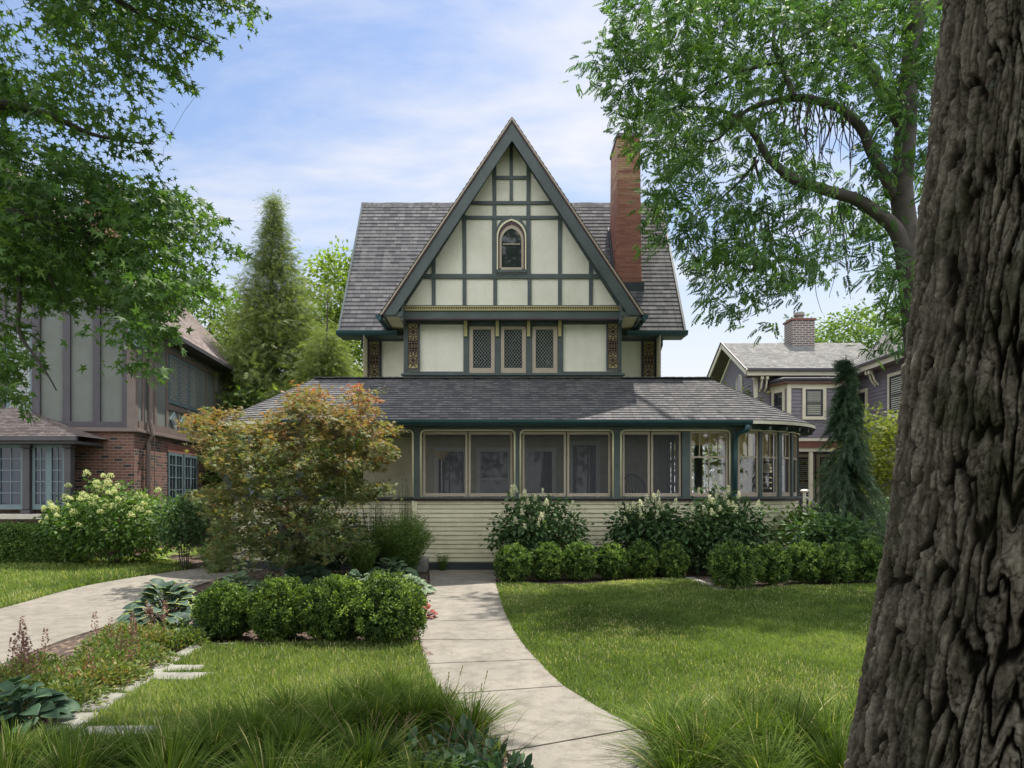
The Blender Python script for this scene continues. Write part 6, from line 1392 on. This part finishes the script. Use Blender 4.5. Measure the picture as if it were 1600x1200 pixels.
# ------------------------------------------------------------------ hostas and bed plants
def hosta_t():
    v, f, tv = [], [], []; rows_ = 6
    prof = [(0, .06), (.10, .27), (.34, .40), (.62, .36), (.85, .18), (1, .0)]
    for k, (y, w_) in enumerate(prof):
        z = .16*math.sin(y*PI*.75)-.16*y*y
        for s_, ww, tq in ((-1, 1, .5), (-1, .72, 0), (0, 0, 0), (1, .72, 0), (1, 1, .5)): v.append((s_*w_*ww, y, z+.10*abs(s_*w_*ww)*2*(.5 if ww == 1 else 1)-.02*(k % 2)*(ww == 1))); tv.append(tq)
    for k in range(len(prof)-1):
        for j in range(4): a = k*5+j; f.append((a, a+1, a+6, a+5))
    return np.array(v, float), [np.array(f)], np.array(tv)
HT = hosta_t()
def hosta(label, px, pyb, r, n, size, m, seed, marg=1.0, group=None, name='hosta', lift=.35):
    c = G(px, pyb); r_ = rg(seed); t = thing(name, label, 'plant', (c.x, c.y, 0), group); a = 2*PI*r_.random(n)+0; q = np.sqrt(r_.random(n)); u = np.c_[np.cos(a), np.sin(a), np.zeros(n)]
    hgt_ = lift*r*2*(1.05-q*.75); p = u*(q*r*.62)[:, None]; p[:, 2] = hgt_; d = u+np.c_[np.zeros(n), np.zeros(n), .55-q*.75]; nn = np.array([0, -.25, 1])+u*.45+r_.normal(size=(n, 3))*.15
    mb = MB()
    for i in range(n): mb.tube([(p[i][0]*.1, p[i][1]*.1, 0), (p[i][0]*.6, p[i][1]*.6, hgt_[i]*.8), tuple(p[i])], .004, 3, cap=False)
    mb.build('stalks', m, t, world=False)
    lb = LB(); lb.add(*scatter(HT[0], HT[1], p, d, nn, size*(.7+.5*r_.random(n)), np.clip(.22+r_.normal(size=n)*.13, 0, .42), HT[2]*marg)); o = lb.build('leaves', m, t); o.data.polygons.foreach_set('use_smooth', np.ones(len(o.data.polygons), bool)); return t
hosta('big variegated hosta with yellow-edged blue leaves by the driveway', 262, 985, .62, 120, .19, LM['hosta'], 220, 1.3, lift=.42)
hosta('lower blue hosta with small crowded leaves left of the dark boxwood', 290, 1002, .36, 70, .12, LM['hosta'], 221, .9)
hosta('green hosta cut by the bottom left corner', 25, 1140, .42, 80, .15, LM['hosta_green'], 222, .9, lift=.38)
hosta('cream-leaved hosta patch under the Japanese maple on the left', 372, 935, .52, 110, .12, LM['hosta_pale'], 223, .8)
hosta('cream and green hosta patch behind the near boxwoods', 560, 932, .55, 120, .12, LM['hosta_pale'], 224, .9)
hosta('pale cream groundcover spilling to the path by the stone block', 640, 930, .48, 110, .13, LM['hosta_pale'], 225, 1.2, lift=.3)
hosta('large round-leaved hosta in front of the feathery clump', 612, 908, .55, 60, .18, LM['hosta_pale'], 226, .35, lift=.34)
hosta('round-leaved hosta at the foot of the Japanese maple', 480, 915, .55, 46, .20, LM['hosta_green'], 227, .6)
hosta('coral-leaved low plant at the path edge beside the largest near boxwood', 664, 968, .22, 60, .07, LM['coral'], 228, .2, name='coral_bells'); hosta('reddish low plant just behind the largest near boxwood', 652, 952, .22, 50, .07, LM['coral'], 229, .2, name='coral_bells')
for i, (x, y, lab) in enumerate(((250, 872, 'lime-leaved low plants under the lime hydrangea'), (290, 868, 'lime-leaved low plants beside the small dark shrub'), (325, 872, 'lime-leaved low plants nearest the driveway end'), (235, 880, 'variegated low plants at the far lawn edge'))): hosta(lab, x, y, .5, 60, .13, LM['limepl'], 230+i, .5, 'lime-leaved edging plants', 'edging_plant', .25)
r_ = rg(240); ast = [(60,1098),(20,1075),(95,1085),(130,1062),(55,1060),(110,1108),(160,1050),(185,1070),(150,1082),(200,1030),(225,1045),(245,1015),(190,1005),(265,1000),(15,1108),(225,1008),(290,1012),(165,1022)]
ORD = 'first second third fourth fifth sixth seventh eighth ninth tenth eleventh twelfth thirteenth fourteenth fifteenth sixteenth seventeenth eighteenth nineteenth twentieth twenty-first twenty-second twenty-third twenty-fourth'.split()
for i, (x, y) in enumerate(ast):
    c = G(x, y); near = sorted(range(len(ast)), key=lambda j: -ast[j][1]).index(i)
    lab = 'reddish-green astilbe mound, '+ORD[near]+' from the front of the driveway bed'
    t = thing('astilbe', lab, 'plant', (c.x, c.y, 0), 'astilbe mounds filling the driveway bed'); s = rg(250+i); n = 950; a = unit(s.normal(size=(n, 3))); a[:, 2] = abs(a[:, 2]); q = a*np.array([.28, .28, .22])*(.5+.5*s.random((n, 1)))
    lb = LB(); lb.add(*scatter(*T_OV, q, a+s.normal(size=a.shape)*.5, s.normal(size=a.shape)*.5+np.array([0, 0, 1]), .042*(.6+.6*s.random(n)), np.clip(.36+.5*(vnoise(np.array([[x/40, y/40, 0]]), 5)[0]-.5)+s.normal(size=n)*.24, 0, 1))); lb.build('leaves', LM['ast'], t)
    if i in (0, 1, 4, 7, 9, 11):
        for k in range(4):
            lb = LB()
            x0, y0 = s.normal(size=2)*.10; hh_ = .34+.16*s.random(); m_ = 60; u = s.random(m_); an = 2*PI*s.random(m_); rr = .024*(1-u)+.003; pz = np.c_[x0*1.3+rr*np.cos(an), y0*1.3+rr*np.sin(an), hh_-.17+.2*u]
            lb.add(*scatter(*T_DI, pz, np.c_[np.cos(an), np.sin(an), np.full(m_, .8)], s.normal(size=(m_, 3)), .022, s.random(m_))); st = np.array([[x0, y0, .05], [x0*1.3+.004, y0*1.3, hh_-.1], [x0*1.3-.004, y0*1.3, hh_-.1], [x0-.004, y0, .05]]); lb.add(st, [np.array([[0, 1, 2, 3]])], np.full(4, .3))
            lb.build('plume', LM['plume'], t)

# ------------------------------------------------------------------ lawns: blades as ground cover
STN = [gp(*s_) for s_ in sts]+[gp((262, 1046), (320, 1046), (316, 1054), (250, 1056)), gp((246, 1058), (335, 1058), (300, 1070), (222, 1069)), gp((135, 1144), (252, 1143), (240, 1158), (120, 1160))]
def blades(name, poly, dens, hgt, label, seed, ymin=3.2, wd=.0040):
    r_ = rg(seed); p = np.array(poly); lo, hi = p.min(0), p.max(0); lo[1] = max(lo[1], ymin); lo[0] = max(lo[0], -14); hi[0] = min(hi[0], 9.5)
    A = (hi-lo).prod(); n = int(A*dens); x = lo[0]+(hi[0]-lo[0])*r_.random(n); y = lo[1]+(hi[1]-lo[1])*r_.random(n); k = inpoly(x, y, poly)&(np.abs(x) < y*.76+.3)
    for s_ in STN: k &= ~inpoly(x, y, s_)
    x, y = x[k], y[k]
    keep = r_.random(len(x)) < np.clip(9.0/y, .35, 1.3); x, y = x[keep], y[keep]; n = len(x)
    a = 2*PI*r_.random(n); ln = hgt*(.6+.7*r_.random(n)); tilt = .25+.55*r_.random(n); d = np.c_[np.cos(a)*tilt, np.sin(a)*tilt, np.ones(n)]; d = unit(d)*ln[:, None]; b = np.c_[x, y, np.full(n, .004)]
    wv = np.c_[-np.sin(a), np.cos(a), np.zeros(n)]*(wd*np.clip(y/7, .8, 2.2))[:, None]; mid = b+d*.55+np.c_[np.zeros((n, 2)), ln*.06]; tip = b+d*1.0-np.c_[np.zeros((n, 2)), ln*.15*tilt]
    V = np.stack([b-wv, b+wv, mid+wv*.8, mid-wv*.8, tip], 1).reshape(-1, 3); o = (np.arange(n)*5)[:, None]; q = np.c_[x*.55, y*.55, np.zeros(n)]
    v = np.clip(.30+1.0*(fbm(q, 3, 5)-.45)+.35*(fbm(q*7, 2, 9)-.5)+r_.normal(size=n)*.15, 0, 1); dryb = r_.random(n) < .10*np.clip(fbm(q*1.5, 2, 3)*3-.8, 0, 1.5); v[dryb] = 1
    ob = np_mesh(name, V, [o+np.array([[0, 1, 2, 3]]), o+np.array([[3, 2, 4]])], np.repeat(v, 5), LM['grass']); return tag(ob, label, 'grass', kind='stuff')
blades('lawn_grass', lawnR, 5200, .060, 'short mown lawn grass right of the path', 301)
blades('lawn_grass', lawnN, 6500, .085, 'shaggier lawn grass left of the path by the stones', 302)
blades('lawn_grass', lawnF, 1800, .10, 'long lawn grass beyond the driveway on the left', 303, wd=.004)

# ------------------------------------------------------------------ ornamental grass clumps in front
def clump(label, c, r, h, n, seed, group, flat=.5, seeds=0, m=None):
    r_ = rg(seed); t = thing('grass_clump', label, 'grass', (c[0], c[1], 0), group); a = 2*PI*r_.random(n); q = r_.random(n)**.7
    base = np.c_[np.cos(a)*q*r*.28, np.sin(a)*q*r*.28, np.zeros(n)]; L_ = h*(.65+.6*r_.random(n)); out_ = np.c_[np.cos(a+r_.normal(size=n)*.5), np.sin(a+r_.normal(size=n)*.5), np.zeros(n)]; lean = flat*(.25+1.1*q)*(.5+r_.random(n)); ks = 5; pts = []
    for i in range(ks+1):
        s = i/ks; pts.append(base+out_*(lean*L_*s**1.7)[:, None]+np.c_[np.zeros((n, 2)), L_*(s-.42*lean*s**2.4)])
    sd_ = np.c_[-out_[:, 1], out_[:, 0], np.zeros(n)]*(.0028+.0022*r_.random((n, 1))); V = []
    for i, p in enumerate(pts): w_ = 1-.85*(i/ks)**2; V += [p-sd_*w_, p+sd_*w_]
    V = np.stack(V, 1); V[..., 2] = np.maximum(V[..., 2], .012); k = V.shape[1]; o = (np.arange(n)*k)[:, None]; F = np.concatenate([o+np.array([[2*i, 2*i+1, 2*i+3, 2*i+2]]) for i in range(ks)])
    v = np.clip(.42+r_.normal(size=n)*.2, 0, 1); v[r_.random(n) < .04] = 1; np_mesh('blades', V.reshape(-1, 3), [F], np.repeat(v, k), m or LM['tuft'], t)
    if seeds:
        lb = LB()
        for k in range(seeds):
            an = 2*PI*r_.random(); rr = r*.25*r_.random(); hh_ = h*(1.05+.35*r_.random()); lx, ly = r_.normal(size=2)*.10; p0 = np.array([rr*math.cos(an), rr*math.sin(an), 0]); p1 = p0+np.array([lx, ly, hh_])
            lb.add(np.array([p0+[.0014, 0, 0], p1+[.001, 0, 0], p1-[.001, 0, 0], p0-[.0014, 0, 0]]), [np.array([[0, 1, 2, 3]])], np.full(4, .5))
            m_ = 10; u = r_.random(m_)[:, None]; pz = p1+(p0-p1)*u*.2; lb.add(*scatter(*T_DI, pz, (p1-p0)*1.0+r_.normal(size=(m_, 3))*.05, r_.normal(size=(m_, 3)), .018, np.clip(.85+.2*r_.random(m_), 0, 1)))
        lb.build('seed_heads', LM['tuft'], t)
    return t
gl = 'arching grass clumps along the front left edge'; gr_ = 'arching grass clumps at the front right by the big trunk'
ct = 0
Ls = sorted(((15, 1215, .28, .34), (75, 1205, .28, .30), (140, 1225, .28, .34), (205, 1215, .28, .34), (270, 1225, .30, .38), (335, 1205, .3, .38), (400, 1185, .3, .40), (460, 1210, .32, .42), (520, 1170, .3, .42), (585, 1160, .28, .42), (645, 1150, .28, .42), (450, 1135, .25, .30), (560, 1115, .24, .32), (612, 1100, .22, .30), (110, 1260, .32, .40), (260, 1280, .32, .44), (420, 1280, .32, .46), (570, 1240, .32, .44), (5, 1280, .32, .42), (690, 1140, .22, .34), (735, 1165, .22, .36), (500, 1290, .3, .4), (350, 1150, .22, .24), (650, 1260, .26, .3)))
for i, (px, py, rr, hh_) in enumerate(Ls):
    c = G(px, py); clump('arching green grass clump left of the path, '+ORD[i]+' from the left edge', c, rr, hh_*.92, 430, 410+ct, gl, .75, 4 if px > 400 and py < 1200 else 0); ct += 1
Rs = sorted(((1040, 1185, .24, .38), (1075, 1160, .24, .34), (1120, 1200, .28, .42), (1180, 1190, .28, .42), (1240, 1200, .28, .42), (1300, 1195, .28, .42), (1150, 1150, .24, .34), (1215, 1150, .24, .34), (1275, 1155, .24, .34), (1090, 1225, .28, .4), (1200, 1260, .3, .42), (1310, 1250, .3, .42), (1340, 1160, .24, .34), (1060, 1250, .24, .32)))
for i, (px, py, rr, hh_) in enumerate(Rs):
    c = G(px, py); clump('arching green grass clump right of the path, '+ORD[i]+' counted from the path', c, rr, hh_*.95, 460, 450+ct, gr_, .8, 4 if py < 1200 else 1); ct += 1
# weeds at the bottom centre
for i, (px, py, h, lab) in enumerate(((620, 1225, .26, 'dark-leaved weed left of the path at the bottom edge'), (690, 1235, .26, 'bushy dark weed between the grass and the path'), (755, 1225, .24, 'dark weed leaning over the path edge'), (570, 1230, .24, 'broad-leaved weed among the grass clumps'), (725, 1195, .24, 'small weed behind the bushy dark one'), (790, 1235, .18, 'lowest sprawling weed on the path side'))):
    c = G(px, py); s = rg(500+i); n = 130; t = thing('weed', lab, 'weed', (c.x, c.y, 0)); a = unit(s.normal(size=(n, 3))); a[:, 2] = abs(a[:, 2]); q = a*np.array([.20, .17, h])*(.35+.65*s.random((n, 1)))
    mb = MB()
    for k in range(12): mb.tube([(0, 0, 0), tuple(q[k]*.6+np.array([0, 0, .03])), tuple(q[k])], .0022, 3, cap=False)
    for k in range(7): e = np.array([s.normal()*.16, s.normal()*.1, h*(1.2+.7*s.random())]); mb.tube([(0, 0, 0), tuple(e*.5+np.array([0, 0, .04])), tuple(e)], [.0018, .0014, .001], 3, cap=False)
    mb.build('stems', LM['seed'], t, world=False); lb = LB(); lb.add(*scatter(*T_OV, q, a+s.normal(size=a.shape)*.4, s.normal(size=a.shape)*.4+np.array([0, 0, 1]), .075*(.5+.9*s.random(n)), np.clip(.4+s.normal(size=n)*.25, 0, 1))); lb.build('leaves', LM['weed'], t)

def litter(name, label, poly, n, seed, m, size=.03, z=.03):
    r_ = rg(seed); q = sample_poly(gp(*poly), n, r_); P0 = np.c_[q, np.full(n, z)+.006*r_.random(n)]; a = 2*PI*r_.random(n)
    lb = LB(); lb.add(*scatter(*T_OV, P0, np.c_[np.cos(a), np.sin(a), .2*r_.random(n)], np.c_[r_.normal(size=(n, 2))*.35, np.ones(n)], size*(.4+r_.random(n)), r_.random(n))); return tag(lb.build(name, m), label, 'leaves', kind='stuff')
litter('fallen_leaves', 'small dry leaves gathered at the left edge of the path', [(652, 1012), (672, 1018), (676, 1028), (655, 1030)], 46, 601, LM['dry'])
litter('fallen_leaves', 'scattered dry bits on the concrete path', [(672, 896), (772, 896), (800, 1000), (870, 1080), (980, 1140), (760, 1150), (670, 1040), (660, 960)], 170, 602, LM['dry'], .018)
litter('mulch_chips', 'bark mulch chips in the beds beside the path', [(300, 1004), (660, 1002), (640, 985), (300, 985)], 900, 603, LM['dry'], .035, .004)
litter('mulch_chips', 'bark mulch chips under the row of boxwoods along the house', [(776, 908), (1100, 900), (1380, 908), (1380, 880), (776, 890)], 2600, 604, LM['dry'], .04, .004)
